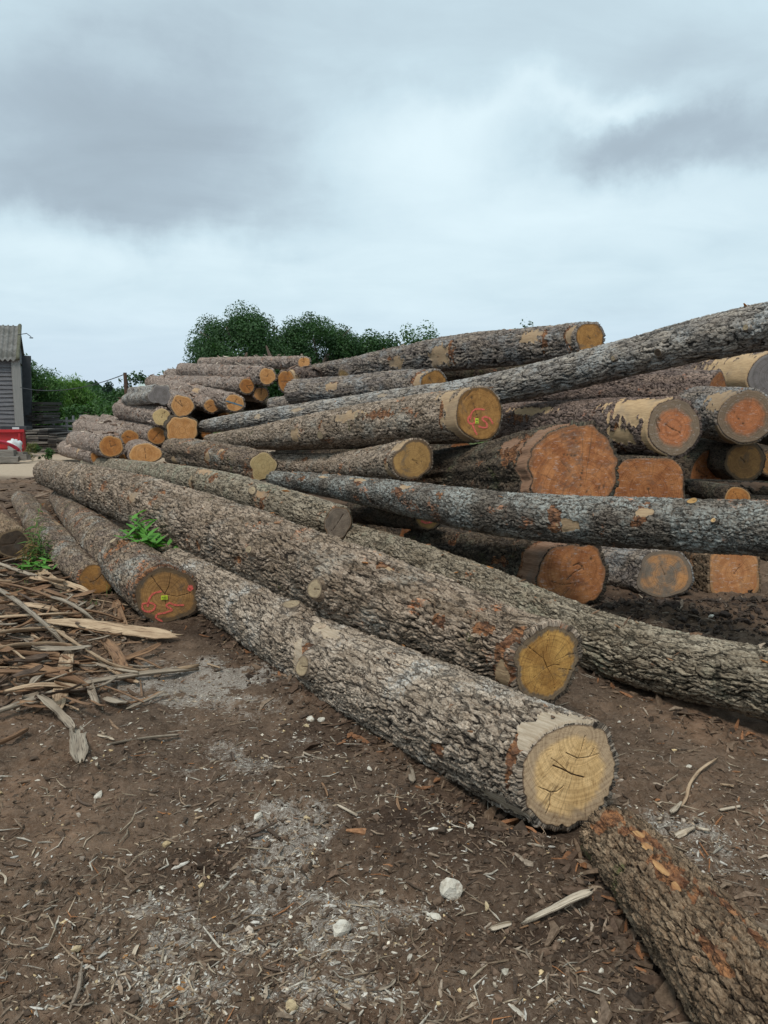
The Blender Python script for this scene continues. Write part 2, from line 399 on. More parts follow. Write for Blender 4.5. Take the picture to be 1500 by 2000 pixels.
M_TAG = paint_mat('tag_yellow_green', (.62, .75, .06), .4)
M_INK = paint_mat('ink_black', (.02, .02, .02))
M_BLUEP = paint_mat('spray_paint_blue', (.10, .20, .27), .6)

def simple(name, c1, c2, scale=8, rough=.8, stretch=(1, 1, 1), bump=.4, bd=.01, metal=0, dirt=0, dcol=(.05, .04, .03)):
    m, T = mat(name)
    g = T.new('ShaderNodeTexCoord').outputs['Object']
    g = T.mapv(g, stretch)
    n = T.noise(g, scale, 5, .65)
    c = T.mix(T.ss(n, .32, .68), c1, c2)
    if dirt: c = T.mix(T.math('MULTIPLY', T.ss(T.noise(g, scale * .4, 5, .7), .5, .62), dirt), c, dcol)
    T.out(c, rough, T.bump(T.noise(g, scale * 4, 4, .7), bump, bd), metal, spec=.3)
    return m
def vcol_mat(name, rough=.85, nscale=60, bump=.5, bd=.006, trans=0):
    m, T = mat(name)
    c = T.col('col'); g = T.new('ShaderNodeNewGeometry').outputs['Position']
    n = T.noise(g, nscale, 3, .7)
    c = T.mix(T.ss(n, .3, .7), T.mix(1., c, (.62, .6, .57), 'MULTIPLY'), T.mix(1., c, (1.2, 1.2, 1.2), 'MULTIPLY'))
    b = T.out(c, rough, T.bump(n, bump, bd), spec=.2)
    return m
M_CHIP = vcol_mat('wood_fragments')
def leaf_mat(name, c1, c2, tr=.35):
    m, T = mat(name)
    g = T.new('ShaderNodeNewGeometry').outputs['Position']
    rv = T.attr('rnd')
    c = T.mix(rv, c1, c2)
    c = T.mix(T.ss(T.noise(g, 1.1, 3), .35, .65, 0., .5), c, T.mix(1., c, (.55, .62, .6), 'MULTIPLY'))
    d = T.new('ShaderNodeBsdfPrincipled'); T.put(d.inputs['Base Color'], c); d.inputs['Roughness'].default_value = .6
    d.inputs['Specular IOR Level'].default_value = .25
    t = T.new('ShaderNodeBsdfTranslucent'); T.put(t.inputs[0], T.mix(1., c, (1.2, 1.5, .6), 'MULTIPLY'))
    x = T.new('ShaderNodeMixShader'); x.inputs[0].default_value = tr
    T.l.new(d.outputs[0], x.inputs[1]); T.l.new(t.outputs[0], x.inputs[2])
    o = T.new('ShaderNodeOutputMaterial'); T.l.new(x.outputs[0], o.inputs[0]); return m
# ------------------------------------------------------------------ ground
def gauss(x, y, cx, cy, sx, sy, rot=0):
    c, s = math.cos(rot), math.sin(rot); a = (x - cx) * c + (y - cy) * s; b = -(x - cx) * s + (y - cy) * c
    return np.exp(-(a / sx)**2 - (b / sy)**2)
MOUNDS = []
def mound(px, py, sx, sy, h, rot=0):
    p = G(px, py); MOUNDS.append((p[0], p[1], sx, sy, h, rot))
mound(1340, 1225, .62, .26, .10)
mound(1480, 1222, .6, .28, .10)
mound(1660, 1240, .7, .4, .12)
mound(1235, 1205, .3, .2, .09)
mound(640, 1530, .35, .25, .05)
mound(820, 1640, .5, .25, .06, -.6)
mound(1000, 1700, .4, .2, .05, -.6)
mound(560, 1345, .5, .18, .06, -.9)
mound(100, 1215, .9, .5, .07)
mound(240, 1000, 1.2, .8, .12)
mound(1050, 1880, .3, .12, .03)
mound(430, 1235, .5, .3, .07, -.6)
def gh0(x, y):
    h = .035 * fbm(x * .7, y * .7, 0, 3, 3)
    for a in MOUNDS: h = h + a[4] * gauss(x, y, a[0], a[1], a[2], a[3], a[5])
    return h
def gh(x, y):
    x = np.asarray(x, float); y = np.asarray(y, float)
    near = np.clip(1.3 - y / 22, .05, 1)
    h = gh0(x, y)
    h = h + near * (.05 * fbm(x * 3.1, y * 3.1, 0, 5, 3) + .02 * (.5 - np.abs(fbm(x * 5.5 + y * 2, y * 4.5 - x * 2, 0, 15, 3))) + .012 * np.abs(fbm(x * 11, y * 11, 0, 8, 2)))
    c1 = voronoi(x * 16 + fbm(x * 9, y * 9, 0, 4, 2) * .8, y * 16, 0, 21)
    cm = sst(fbm(x * 1.3, y * 1.3, 0, 40, 3), -.18, .32)
    h = h + near * cm * .032 * (1 - np.clip(c1[0] * 1.15, 0, 1)) * (c1[2] > .25)
    c2 = voronoi(x * 43, y * 43, 0, 22)
    h = h + near * (.3 + .7 * cm) * .008 * (1 - np.clip(c2[0] * 1.2, 0, 1)) * (c2[2] > .35)
    h = h + near * .0045 * fbm(x * 70, y * 70, 0, 9, 2)
    return h
SAW = [(430, 1345, .95, .42, 0, .8), (560, 1620, .24, .26, 0, .9), (490, 1480, .6, .25, 0, .5), (400, 1790, .5, .10, .1, .5), (520, 1720, .3, .12, 0, .4), (660, 1830, .16, .14, 0, 1.1), (720, 1800, .12, .06, 0, .8), (380, 1880, .3, .1, .2, .7),
       (450, 1960, .35, .09, 0, .7), (900, 1960, .3, .05, 0, .2), (830, 1800, .1, .04, 0, .4), (1180, 1690, .12, .07, 0, .6), (1330, 1630, .25, .12, -.4, .8), (1430, 1700, .25, .1, 0, .5), (1120, 1760, .1, .05, 0, .6),
       (320, 1320, .5, .3, 0, .5), (700, 1330, .2, .1, 0, .2), (640, 1960, .2, .05, 0, .5), (240, 1850, .2, .06, 0, .4)]
def sawmask(x, y):
    s = 0
    for px, py, a, b, r, w_ in SAW:
        p = G(px, py); s = s + w_ * gauss(x, y, p[0], p[1], a, b, r)
    n = fbm(x * 4, y * 4, 0, 60, 5, .7)
    return np.clip(1. * s * (1 + 3. * n) + .22 * sst(fbm(x * 2, y * 2, 0, 66, 3), .1, .5), 0, 1)
rows = [1.15]
while rows[-1] < 9.5: rows.append(rows[-1] * 1.0041)
while rows[-1] < 60: rows.append(rows[-1] * 1.018)
while rows[-1] < 2400: rows.append(rows[-1] * 1.12)
rows = np.array(rows); NC = 560
tt = np.linspace(-1, 1, NC); tt = .6 * tt + .4 * tt**3
Yg = np.repeat(rows[:, None], NC, 1); Xg = tt[None, :] * (1.05 * rows[:, None] + .9)
Xg = Xg + .0
Zg = gh(Xg.ravel(), Yg.ravel()).reshape(Xg.shape)
Zg = np.where(Yg > 60, 0, Zg)
nr = len(rows)
ii = (np.arange(nr - 1)[:, None] * NC + np.arange(NC - 1)[None, :]).ravel()
Q = np.stack([ii, ii + 1, ii + 1 + NC, ii + NC], 1)
xf, yf = Xg.ravel(), Yg.ravel()
saw_a = sawmask(xf, yf) * (yf < 14)
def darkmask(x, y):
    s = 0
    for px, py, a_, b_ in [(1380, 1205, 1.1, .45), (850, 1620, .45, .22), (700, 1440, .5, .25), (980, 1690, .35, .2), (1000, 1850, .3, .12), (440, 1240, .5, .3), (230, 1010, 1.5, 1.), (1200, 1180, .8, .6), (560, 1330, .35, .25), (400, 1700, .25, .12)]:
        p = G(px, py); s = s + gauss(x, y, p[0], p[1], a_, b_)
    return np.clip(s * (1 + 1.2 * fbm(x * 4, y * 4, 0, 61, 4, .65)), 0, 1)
trk = G(60, 915)
def trackmask(x, y):
    n = fbm(x * .5, y * .5, 0, 70, 3)
    return sst(y + 1.6 * n, 18.2, 20.5) * (1 - sst(y + n, 30, 34)) * sst(-x + n, -8, -5)
trk_a = trackmask(xf, yf)
mg, T = mat('yard_soil')
pos = T.new('ShaderNodeNewGeometry').outputs['Position']
n_a = T.noise(pos, 1.3, 5, .6); n_b = T.noise(pos, 9, 5, .7); n_c = T.noise(pos, 55, 4, .75); n_d = T.noise(pos, 210, 3, .7)
c = T.mix(T.ss(n_a, .38, .62), (.125, .084, .058), (.205, .137, .093))
c = T.mix(T.ss(n_b, .4, .65), T.mix(1., c, (.62, .6, .58), 'MULTIPLY'), c)
c = T.mix(T.ss(n_c, .45, .7, 0., .7), c, (.21, .155, .115))
c = T.mix(T.ss(n_d, .58, .72, 0., .6), c, (.26, .215, .17))
c = T.mix(T.ss(n_d, .42, .3, 0., .5), c, (.025, .018, .013))
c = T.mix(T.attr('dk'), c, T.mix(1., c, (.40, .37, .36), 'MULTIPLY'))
c = T.mix(T.ss(T.noise(pos, .8, 5, .65), .5, .68, 0., .7), c, T.mix(1., c, (1.5, 1.36, 1.25), 'MULTIPLY'))
sm = T.attr('saw')
sg = T.ss(T.math('ADD', sm, T.math('MULTIPLY', T.math('SUBTRACT', n_c, .5), 1.1)), .35, .85)
c = T.mix(T.math('MULTIPLY', sg, T.ss(n_c, .3, .6, .35, .9)), c, T.mix(T.ss(n_d, .4, .62), (.20, .165, .135), (.50, .455, .40)))
tk = T.attr('trk')
c = T.mix(T.math('MULTIPLY', tk, T.ss(n_b, .25, .5, .6, 1.)), c, T.mix(n_c, (.36, .28, .20), (.52, .42, .32)))
c = T.mix(T.attr('grs'), c, T.mix(n_c, (.05, .08, .02), (.09, .12, .035)))
nb = T.bump(T.math('ADD', T.math('MULTIPLY', n_c, 1.), T.math('MULTIPLY', n_d, .5)), .8, .02)
T.out(c, .93, nb, spec=.15)
grs_a = sst(yf + fbm(xf * .3, yf * .3, 0, 80, 3) * 4, 34, 40)
ground = link('ground', mesh('ground', np.stack([xf, yf, Zg.ravel()], 1), Q, None, mg, dict(dk=darkmask(xf, yf), saw=saw_a, trk=trk_a, grs=grs_a)))
tag(ground, 'dark brown churned soil of the timber yard littered with sawdust', None, None, 'structure')
# ground behind and under the camera, joined flush to the sheet in view
xb = tt * (1.05 * 1.15 + .9); 
Vb = []; zb = gh(xb, np.full(NC, 1.15))
for k, yy in enumerate((1.15, .2, -3, -60)):
    f = (1, 1.6, 4, 40)[k]
    Vb.append(np.stack([xb * f, np.full(NC, yy), zb * (1, .6, .3, 0)[k]], 1))
jj = (np.arange(3)[:, None] * NC + np.arange(NC - 1)[None, :]).ravel()
gb = link('ground', mesh('ground_behind', np.vstack(Vb), np.stack([jj, jj + NC, jj + NC + 1, jj + 1], 1), None, mg, dict(dk=np.zeros(NC * 4), saw=np.zeros(NC * 4), trk=np.zeros(NC * 4), grs=np.zeros(NC * 4))))
tag(gb, 'brown soil continuing in front of the logs', None, None, 'structure')

# ------------------------------------------------------------------ logs
def catmull(C, n=400):
    C = np.asarray(C, float)
    if len(C) == 2:
        t = np.linspace(0, 1, n)[:, None]; return C[0] * (1 - t) + C[1] * t
    E = np.vstack([2 * C[0] - C[1], C, 2 * C[-1] - C[-2]]); out = []
    m = len(C) - 1
    for i in range(m):
        t = np.linspace(0, 1, n // m, endpoint=(i == m - 1))[:, None]
        a, b, c_, d = E[i], E[i + 1], E[i + 2], E[i + 3]
        out.append(.5 * ((2 * b) + (-a + c_) * t + (2 * a - 5 * b + 4 * c_ - d) * t**2 + (-a + 3 * b - 3 * c_ + d) * t**3))
    return np.vstack(out)
LOGS = {}
def seg_dist(p, a, b):
    ab = b - a; t = np.clip(((p - a) @ ab) / (ab @ ab + 1e-12), 0, 1)
    return np.linalg.norm(p - a - t[..., None] * ab, axis=-1)
def disc(parent, name, c, n, u, s, outline, R, m, seed, pith=(0, 0), cracks=(), nr=24, ns=72, dome=0.0, ckw=.0035, flat=None):
    """a sawn face: polar grid of radius R*outline(theta) about c, in the plane u, s with normal n"""
    th = np.arange(ns) / ns * 2 * math.pi
    rr = (np.linspace(0, 1, nr + 1)[1:])**.9
    ol = outline(th) * R
    A = np.cos(th)[None, :] * rr[:, None] * ol[None, :]; B = np.sin(th)[None, :] * rr[:, None] * ol[None, :]
    RN = np.repeat(rr[:, None], ns, 1)
    a = np.concatenate([[0], A.ravel()]); b = np.concatenate([[0], B.ravel()]); rn = np.concatenate([[0], RN.ravel()])
    pq = np.stack([a, b], 1)
    ck = np.zeros(len(a))
    for line, wd in cracks:
        L = np.asarray(line, float)
        for i in range(len(L) - 1):
            d = seg_dist(pq, L[i], L[i + 1]); d = d + .0012 * np.abs(perlin(a * 60, b * 60, 0, seed))
            ck = np.maximum(ck, 1 - sst(d, wd * .5, wd * 1.4))
    z = dome * R * (1 - rn**2) + .0025 * fbm(a * 14, b * 14, 0, seed, 3)  - ck * .008
    V = c + a[:, None] * u + b[:, None] * s + z[:, None] * n
    q = []; t = [(0, 1 + (j + 1) % ns, 1 + j) for j in range(ns)]
    for i in range(nr - 1):
        o = 1 + i * ns
        for j in range(ns): q.append((o + j, o + (j + 1) % ns, o + ns + (j + 1) % ns, o + ns + j))
    # turn back rim so that the face is a slab with an edge, not a paper sheet
    o = 1 + (nr - 1) * ns; Vr = V[o:o + ns] - n * .012 ; b0 = len(V)
    V = np.vstack([V, Vr])
    for j in range(ns): q.append((o + j, o + (j + 1) % ns, b0 + (j + 1) % ns, b0 + j))
    fcv = np.stack([a - pith[0], b - pith[1], np.full(len(a), seed * 1.7)], 1); fcv = np.vstack([fcv, fcv[o:o + ns]])
    if np.dot(np.cross(u, s), n) > 0:
        q = [f[::-1] for f in q]; t = [f[::-1] for f in t]
    me = mesh(name, V, q, t, m, dict(fc=fcv, rn=np.concatenate([rn, np.ones(ns)]), crack=np.concatenate([ck, np.zeros(ns)])))
    return link(name, me, parent)

def log(key, label, ctrl, bark, face, pl=.09, pw=.035, dep=.012, lobes=.03, seed=None, group=None, yaw=0, pitch=0, squash=(1, 1), sup=2,
        peels=(), knots=(), far=True, near=True, bump=.03, k=1.0, pith=(0, 0), cracks=(), orgs=(), bthick=None, rag=.0, flute=None, res=None, ncr=2, farface=None, endpeel=0, tip=None):
    seed = seed if seed is not None else sum(ord(c_) for c_ in key) * 7
    rg = np.random.default_rng(seed)
    C = np.array([[*P(x, y, d), r * d / FPX] for x, y, r, d in ctrl])
    D = catmull(C, 400)
    sl = np.concatenate([[0], np.cumsum(np.linalg.norm(np.diff(D[:, :3], axis=0), axis=1))]); L = sl[-1]
    # stations spaced by distance from the camera
    st = [0.]
    while st[-1] < L:
        p = np.array([np.interp(st[-1], sl, D[:, i]) for i in range(3)])
        st.append(st[-1] + max(.0045, .0014 * k * np.linalg.norm(p - CAMP)) * (1.25 if abs(C[-1][0] - C[0][0]) < .5 * L else 1.))
    st = np.array(st); st = st * L / st[-1]
    cen = np.stack([np.interp(st, sl, D[:, i]) for i in range(3)], 1); R = np.interp(st, sl, D[:, 3])
    tn = np.gradient(cen, axis=0); tn /= np.linalg.norm(tn, axis=1)[:, None]
    up = np.array([0, 0, 1.]) - tn * tn[:, 2:3]; up /= np.linalg.norm(up, axis=1)[:, None]
    sd_ = np.cross(tn, up)
    dm = np.linalg.norm(cen - CAMP, axis=1); near_d = np.percentile(dm, 15)
    segs = int(np.clip(2 * math.pi * R.mean() / (.00125 * k * near_d), 40, 480))
    th = np.arange(segs) / segs * 2 * math.pi
    S, TH = np.meshgrid(st, th, indexing='ij')
    Rm = R.mean()
    # outline shared by trunk and faces
    ph = rg.uniform(0, 6.28, 6); am = rg.normal(0, 1, 6) * lobes / np.arange(1, 7)**.6
    def outline(t_):
        t_ = np.asarray(t_)
        o = 1 + sum(am[i] * np.cos((i + 2) * t_ + ph[i]) for i in range(5))
        c_, s_ = np.abs(np.cos(t_)) , np.abs(np.sin(t_))
        o = o * ((c_ / squash[1])**sup + (s_ / squash[0])**sup)**(-1 / sup)
        if flute: o = o * (1 + flute[1] * np.abs(np.cos(t_ * flute[0] / 2 + 1)) - flute[1] * .5)
        return o
    nv = max(6, int(round(2 * math.pi * Rm / pw)))
    v = TH / (2 * math.pi) * nv; u = S / pl
    nvl = max(3, nv // 4)
    vl = TH / (2 * math.pi) * nvl
    wu = fbm(u * .55, v * .5, 0, seed + 1, 2) ; wvv = fbm(u * .7, v / nv * nvl, nvl, seed + 2, 2)
    wu = fbm(u * .5, vl, nvl, seed + 1, 2)
    hw = fbm(u * 2.4, vl * 5, nvl * 5, seed + 11, 3)
    hv2 = fbm(u * 2.2, vl * 5, nvl * 5, seed + 12, 3)
    mod = sst(fbm(S * 3.1, vl * .5 if nvl % 2 == 0 else vl, nvl // 2 if nvl % 2 == 0 else nvl, seed + 19, 2), -.4, .4)
    f1, f2, cid, lw = voronoi(u * .8 + wu * .7 + hw * .15, v + wvv * 1.5 + hv2 * .45, nv, seed + 3, True)
    g1, g2, cid2, lw2 = voronoi(u * 1.5 + hv2 * .25 + 7, v * 2 + wvv * 2.2 + hw * .6, nv * 2, seed + 13, True)
    e1 = f2 - f1; e2 = g2 - g1
    cw = (.06 + .11 * mod) * (.18 + 1.05 * lw)
    plate = sst(e1, cw * .15, cw * 1.6); sub = sst(e2, .02, (.12 + .12 * mod) * (.45 + .7 * lw2))
    rdg = sst(np.abs(perlin(u * .28 + wu * .3, v * .5 + wvv * 1.2 + hv2 * .25 if nv % 2 == 0 else v + wvv * 1.5, nv // 2 if nv % 2 == 0 else nv, seed + 44)), 0, .22)
    streak = fbm(u * 2.5, v * 5, nv * 5, seed + 5, 2)
    fine = fbm(u * 9, v * 4, nv * 4, seed + 6, 3)
    dome = 1 - .35 * np.clip(f1, 0, 1)**2
    h = plate * dome * (.66 + .34 * cid) * (.58 + .42 * sub) * (.58 + .42 * rdg)
    h = np.clip(h + .22 * streak * plate + .2 * fine * (.4 + h), 0, 1.2)
    big = fbm(S / (Rm * 3.5), vl, nvl, seed + 7, 2)
    base = R[:, None] * outline(TH) * (1 + bump * 1.2 * big)
    bt = bthick if bthick is not None else dep * 1.3
    # patches without bark
    peel = np.zeros_like(S)
    cosv = lambda t0: np.angle(np.exp(1j * (TH - t0)))
    def locate(px, py):
        X = cen[:, None] + R[:, None, None] * (np.cos(TH)[..., None] * up[:, None] + np.sin(TH)[..., None] * sd_[:, None])
        q_ = X - CAMP; d_ = q_ @ FWD; xx = 750 + FPX * (q_ @ RGT) / d_; yy = 1000 - FPX * (q_ @ UPV) / d_
        nn = np.cos(TH)[..., None] * up[:, None] + np.sin(TH)[..., None] * sd_[:, None]
        fr = (nn * q_).sum(-1) < 0
        e_ = (xx - px)**2 + (yy - py)**2 + np.where(fr, 0, 1e6)
        i, j = np.unravel_index(np.argmin(e_), e_.shape); return i, j
    edge = fbm(S * 9, TH / (2 * math.pi) * 12, 12, seed + 8, 3)
    for (px, py, ls, lt) in peels:
        i, j = locate(px, py)
        dd = np.sqrt(((S - st[i]) / ls)**2 + (cosv(th[j]) * Rm / lt)**2) + edge * 1.0 + .25 * fbm(S * 30, TH / (2 * math.pi) * 20, 20, seed + 18, 2)
        peel = np.maximum(peel, 1 - sst(dd, .8, 1.02))
    org = np.zeros_like(S); edge2 = fbm(S * 22, TH / (2 * math.pi) * 30, 30, seed + 9, 3)
    for (px, py, ls, lt) in orgs:
        i, j = locate(px, py)
        dd = np.sqrt(((S - st[i]) / ls)**2 + (cosv(th[j]) * Rm / lt)**2) + edge * 1.3 + edge2 * .9
        org = np.maximum(org, 1 - sst(dd, .65, 1.05))
    h = h * (1 - org) + org * np.clip(.35 + .9 * edge2, 0, .9)
    if endpeel:
        peel = np.maximum(peel, 1 - sst((L - S) + edge * endpeel * .45, endpeel * .85, endpeel))
    disp = (h - 1) * dep * 1.6 * (1 - peel) - peel * bt
    sw = np.zeros_like(S)
    kn = []
    for kk in knots:
        px, py, kr = kk[:3]; i, j = locate(px, py)
        ds = S - st[i]; dt = cosv(th[j]) * Rm; dd = np.sqrt(ds**2 + dt**2)
        sw = sw + kr * .85 * np.exp(-(dd / (kr * 1.75))**2)
        rip = np.sin(dd / kr * 6.5 + 2 * wu) * .006 * np.exp(-(dd / (kr * 2.6))**2)
        disp = disp + rip; kn.append((i, j, kk))
    rad = base + disp + sw
    # taper the ragged ends a little
    if rag:
        en = fbm(TH / (2 * math.pi) * 9, TH * 0 + 3.3, 0, seed + 31, 3)
    nrm = np.cos(TH)[..., None] * up[:, None] + np.sin(TH)[..., None] * sd_[:, None]
    V = cen[:, None] + rad[..., None] * nrm
    def cutplane(i_end, yaw_, pitch_):
        n_ = tn[i_end].copy() * (1 if i_end else -1)
        Rz = np.array(Matrix.Rotation(R_(yaw_), 3, Vector(up[i_end]))); Rp = np.array(Matrix.Rotation(R_(pitch_), 3, Vector(sd_[i_end])))
        return Rz @ (Rp @ n_)
    nN = cutplane(-1, yaw, pitch); nF = cutplane(0, rg.uniform(-6, 6), rg.uniform(-6, 6))
    for ie, nn_ in ((-1, nN), (0, nF)):
        off = -((V - cen[ie]) @ nn_) / (tn[ie] @ nn_)
        dist = np.abs(S - st[ie])
        tot = (st[ie] - S) * 0
        V0 = cen[ie] + (V - cen[:, None])
        off = -((V0 - cen[ie]) @ nn_) / (tn[ie] @ nn_)
        wgt = 1 - sst(dist, 0, 1.6 * Rm)
        V = V + (off * wgt)[..., None] * tn[ie]
    if rag:
        wgt = 1 - sst(np.abs(S - L), 0, .35)
        V = V + (fbm(TH * 2.2, S * 0 + 1., 0, seed + 30, 3) * rag * wgt)[..., None] * tn[-1]
    n, m_ = S.shape
    idx = np.arange(n * m_).reshape(n, m_)
    a = idx[:-1]; b = idx[1:]
    q = np.stack([a, np.roll(a, -1, 1), np.roll(b, -1, 1), b], -1).reshape(-1, 4)
    bc = np.stack([S, rad * np.cos(TH), rad * np.sin(TH)], -1).reshape(-1, 3)
    bc = bc + np.array([seed % 97, seed % 53, seed % 31])
    hv = h.ravel(); pv = peel.ravel(); Vf = V.reshape(-1, 3)
    # bark rim turned in to the sawn face at both ends
    ext = []
    for ie, sgn in ((-1, 1), (0, -1)):
        ring = idx[ie]; Vi = cen[ie] + (Vf[ring] - cen[ie]) * (1 - min(.25, (bt + .012) / R[ie]))
        b0 = len(Vf); Vf = np.vstack([Vf, Vi]); nr_ = np.arange(b0, b0 + m_)
        qq = np.stack([ring, np.roll(ring, -1), np.roll(nr_, -1), nr_], 1); qq = qq if sgn > 0 else qq[:, ::-1]
        q = np.vstack([q, qq]); bc = np.vstack([bc, bc[ring]]); hv = np.concatenate([hv, np.full(m_, .35)]); pv = np.concatenate([pv, np.zeros(m_)])
        # inner plug ring so nothing is open from behind
    base_pt = cen[len(cen) // 2] - np.array([0, 0, R.mean()])
    root = empty('log', base_pt, label, 'log', group)
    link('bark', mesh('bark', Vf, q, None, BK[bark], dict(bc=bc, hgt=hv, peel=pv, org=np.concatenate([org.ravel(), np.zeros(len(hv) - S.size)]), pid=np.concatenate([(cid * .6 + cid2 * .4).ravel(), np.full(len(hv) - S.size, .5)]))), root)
    faces = {}
    for ie, nn_, fm, on in ((-1, nN, face, near), (0, nF, farface or face, far)):
        if not on: continue
        uu = up[ie] - nn_ * (up[ie] @ nn_); uu /= np.linalg.norm(uu); ss_ = np.cross(nn_, uu) * (1 if ie else -1)
        # outline measured from the real end ring
        ring = Vf[idx[ie]] - cen[ie]; ra = np.arctan2(ring @ ss_, ring @ uu); rl = np.hypot(ring @ uu, ring @ ss_)
        o_ = np.argsort(ra); ra = ra[o_]; rl = rl[o_]
        rs_ = rl.copy()
        for _ in range(3): rs_ = (np.roll(rs_, 1) + rs_ + np.roll(rs_, -1)) / 3
        def ol(t_, ra=ra, rl=rs_, ie=ie):
            w_ = (np.asarray(t_) + math.pi) % (2 * math.pi) - math.pi
            x_ = np.interp(w_, ra, rl, period=2 * math.pi)
            return x_ * (1 - min(.2, (bt * .8 + .004) / R[ie]))
        isn = ie == -1
        dd = np.linalg.norm(cen[ie] - CAMP)
        if isn and res: nr_, ns_ = res
        else: nr_, ns_ = int(np.clip(70 / dd * 3, 8, 40)), int(np.clip(500 / dd, 36, 140))
        crk = []
        if isn:
            for line, wd in cracks:
                L2 = []
                for (px, py) in line:
                    r_ = ray(px, py); t_ = ((cen[ie] - CAMP) @ nn_) / (r_ @ nn_); p_ = CAMP + r_ * t_ - cen[ie]
                    L2.append((p_ @ uu, p_ @ ss_))
                crk.append((L2, wd))
        pc = pith
        if isn and isinstance(pith, tuple) and max(abs(pith[0]), abs(pith[1])) > 5:
            r_ = ray(*pith); t_ = ((cen[ie] - CAMP) @ nn_) / (r_ @ nn_); p_ = CAMP + r_ * t_ - cen[ie]; pc = (p_ @ uu, p_ @ ss_)
        elif not isn: pc = (0, 0)
        if ncr and isn:
            for q_ in range(ncr):
                a_ = rg.uniform(0, 6.28); l_ = R[ie] * rg.uniform(.35, .8); pts = [np.array(pc, float)]
                for z_ in range(4):
                    pts.append(pts[-1] + l_ / 4 * np.array([math.cos(a_), math.sin(a_)])); a_ += rg.normal(0, .18)
                crk.append((pts, rg.uniform(.0002, .0004) * dd))
        f_ = disc(root, 'cut_face', cen[ie] + nn_ * .003, nn_, uu, ss_, ol, 1.0, FC[fm], seed % 50 + (0 if isn else 3), pc, crk, nr_, ns_)
        faces[ie] = (cen[ie] + nn_ * .006, nn_, uu, ss_)
    for (i, j, kk) in kn:
        px, py, kr = kk[:3]; fm = kk[3] if len(kk) > 3 else 'greyb'
        nn_ = nrm[i, j] * 1.0
        if len(kk) > 4: nn_ = nn_ + tn[i] * kk[4]; nn_ /= np.linalg.norm(nn_)
        cc_ = cen[i] + nrm[i, j] * (base[i, j] + sw[i, j] * 1.0 + .006)
        uu = tn[i] - nn_ * (tn[i] @ nn_); uu /= np.linalg.norm(uu); ss_ = np.cross(nn_, uu)
        asp = kk[5] if len(kk) > 5 else 1.25
        o2 = lambda t_, s0=seed: (1 + .08 * np.cos(2 * np.asarray(t_) + s0) + .05 * np.cos(3 * np.asarray(t_) + 2)) * np.sqrt(1 / ((np.cos(t_) / asp)**2 + np.sin(t_)**2))
        # collar of bark below the sawn stub
        ns_ = 28; t_ = np.arange(ns_) / ns_ * 2 * math.pi; o_ = o2(t_) * kr
        r0 = cc_ + (np.cos(t_) * o_)[:, None] * uu + (np.sin(t_) * o_)[:, None] * ss_
        r1 = cc_ + 1.07 * ((np.cos(t_) * o_)[:, None] * uu + (np.sin(t_) * o_)[:, None] * ss_) - nn_ * .004
        r2 = cc_ + 1.5 * ((np.cos(t_) * o_)[:, None] * uu + (np.sin(t_) * o_)[:, None] * ss_) - nn_ * max(.04, kr * .9)
        VV = np.vstack([r0 * 1., r1, r2]); ar = np.arange(ns_)
        qq = np.vstack([np.stack([ar, (ar + 1) % ns_, (ar + 1) % ns_ + ns_, ar + ns_], 1), np.stack([ar + ns_, (ar + 1) % ns_ + ns_, (ar + 1) % ns_ + 2 * ns_, ar + 2 * ns_], 1)])
        kp = link('knot', mesh('knot', VV, qq, None, BK[bark], dict(bc=VV, hgt=np.concatenate([np.full(ns_, .2), np.full(ns_, .5), np.full(ns_, .7)]), peel=np.zeros(3 * ns_))), root)
        disc(kp, 'cut_face', cc_ + nn_ * .001, nn_, uu, ss_, o2, kr, FC[fm], (seed + i) % 40, (0, 0), [([(0, 0), (kr * .6, kr * .1)], .002)], 9, 40)
    LOGS[key] = dict(root=root, faces=faces, cen=cen, R=R, st=st, up=up, sd=sd_, tn=tn, V=V)
    return LOGS[key]

def stroke(key, pts, wpx, m=M_PINK, name='paint_mark', smooth=6):
    """a sprayed stroke lying on the sawn face of a log"""
    lg = LOGS[key]; c_, n_, u_, s_ = lg['faces'][-1]
    W3 = []
    for (x, y) in pts:
        r_ = ray(x, y); W3.append(CAMP + r_ * (((c_ - CAMP) @ n_) / (r_ @ n_)))
    W3 = np.array(W3); d = np.linalg.norm(c_ - CAMP); wd = wpx * d / FPX / 2
    if len(W3) > 2: W3 = catmull(W3, smooth * (len(W3) - 1))
    T_ = np.gradient(W3, axis=0); T_ /= np.linalg.norm(T_, axis=1)[:, None]; B_ = np.cross(T_, n_)
    nn = len(W3); wv = wd * (1 + .18 * np.sin(np.arange(nn) * 1.3)); wv[0] *= .5; wv[-1] *= .5
    V = np.vstack([W3 + B_ * wv[:, None], W3 - B_ * wv[:, None], W3 + B_ * wv[:, None] - n_ * .004, W3 - B_ * wv[:, None] - n_ * .004])
    q = []
    for i in range(nn - 1):
        q += [(i, i + 1, nn + i + 1, nn + i), (2 * nn + i, 2 * nn + i + 1, i + 1, i), (nn + i, nn + i + 1, 3 * nn + i + 1, 3 * nn + i)]
    return link(name, mesh(name, V, q, None, m, None, False), lg['root'])
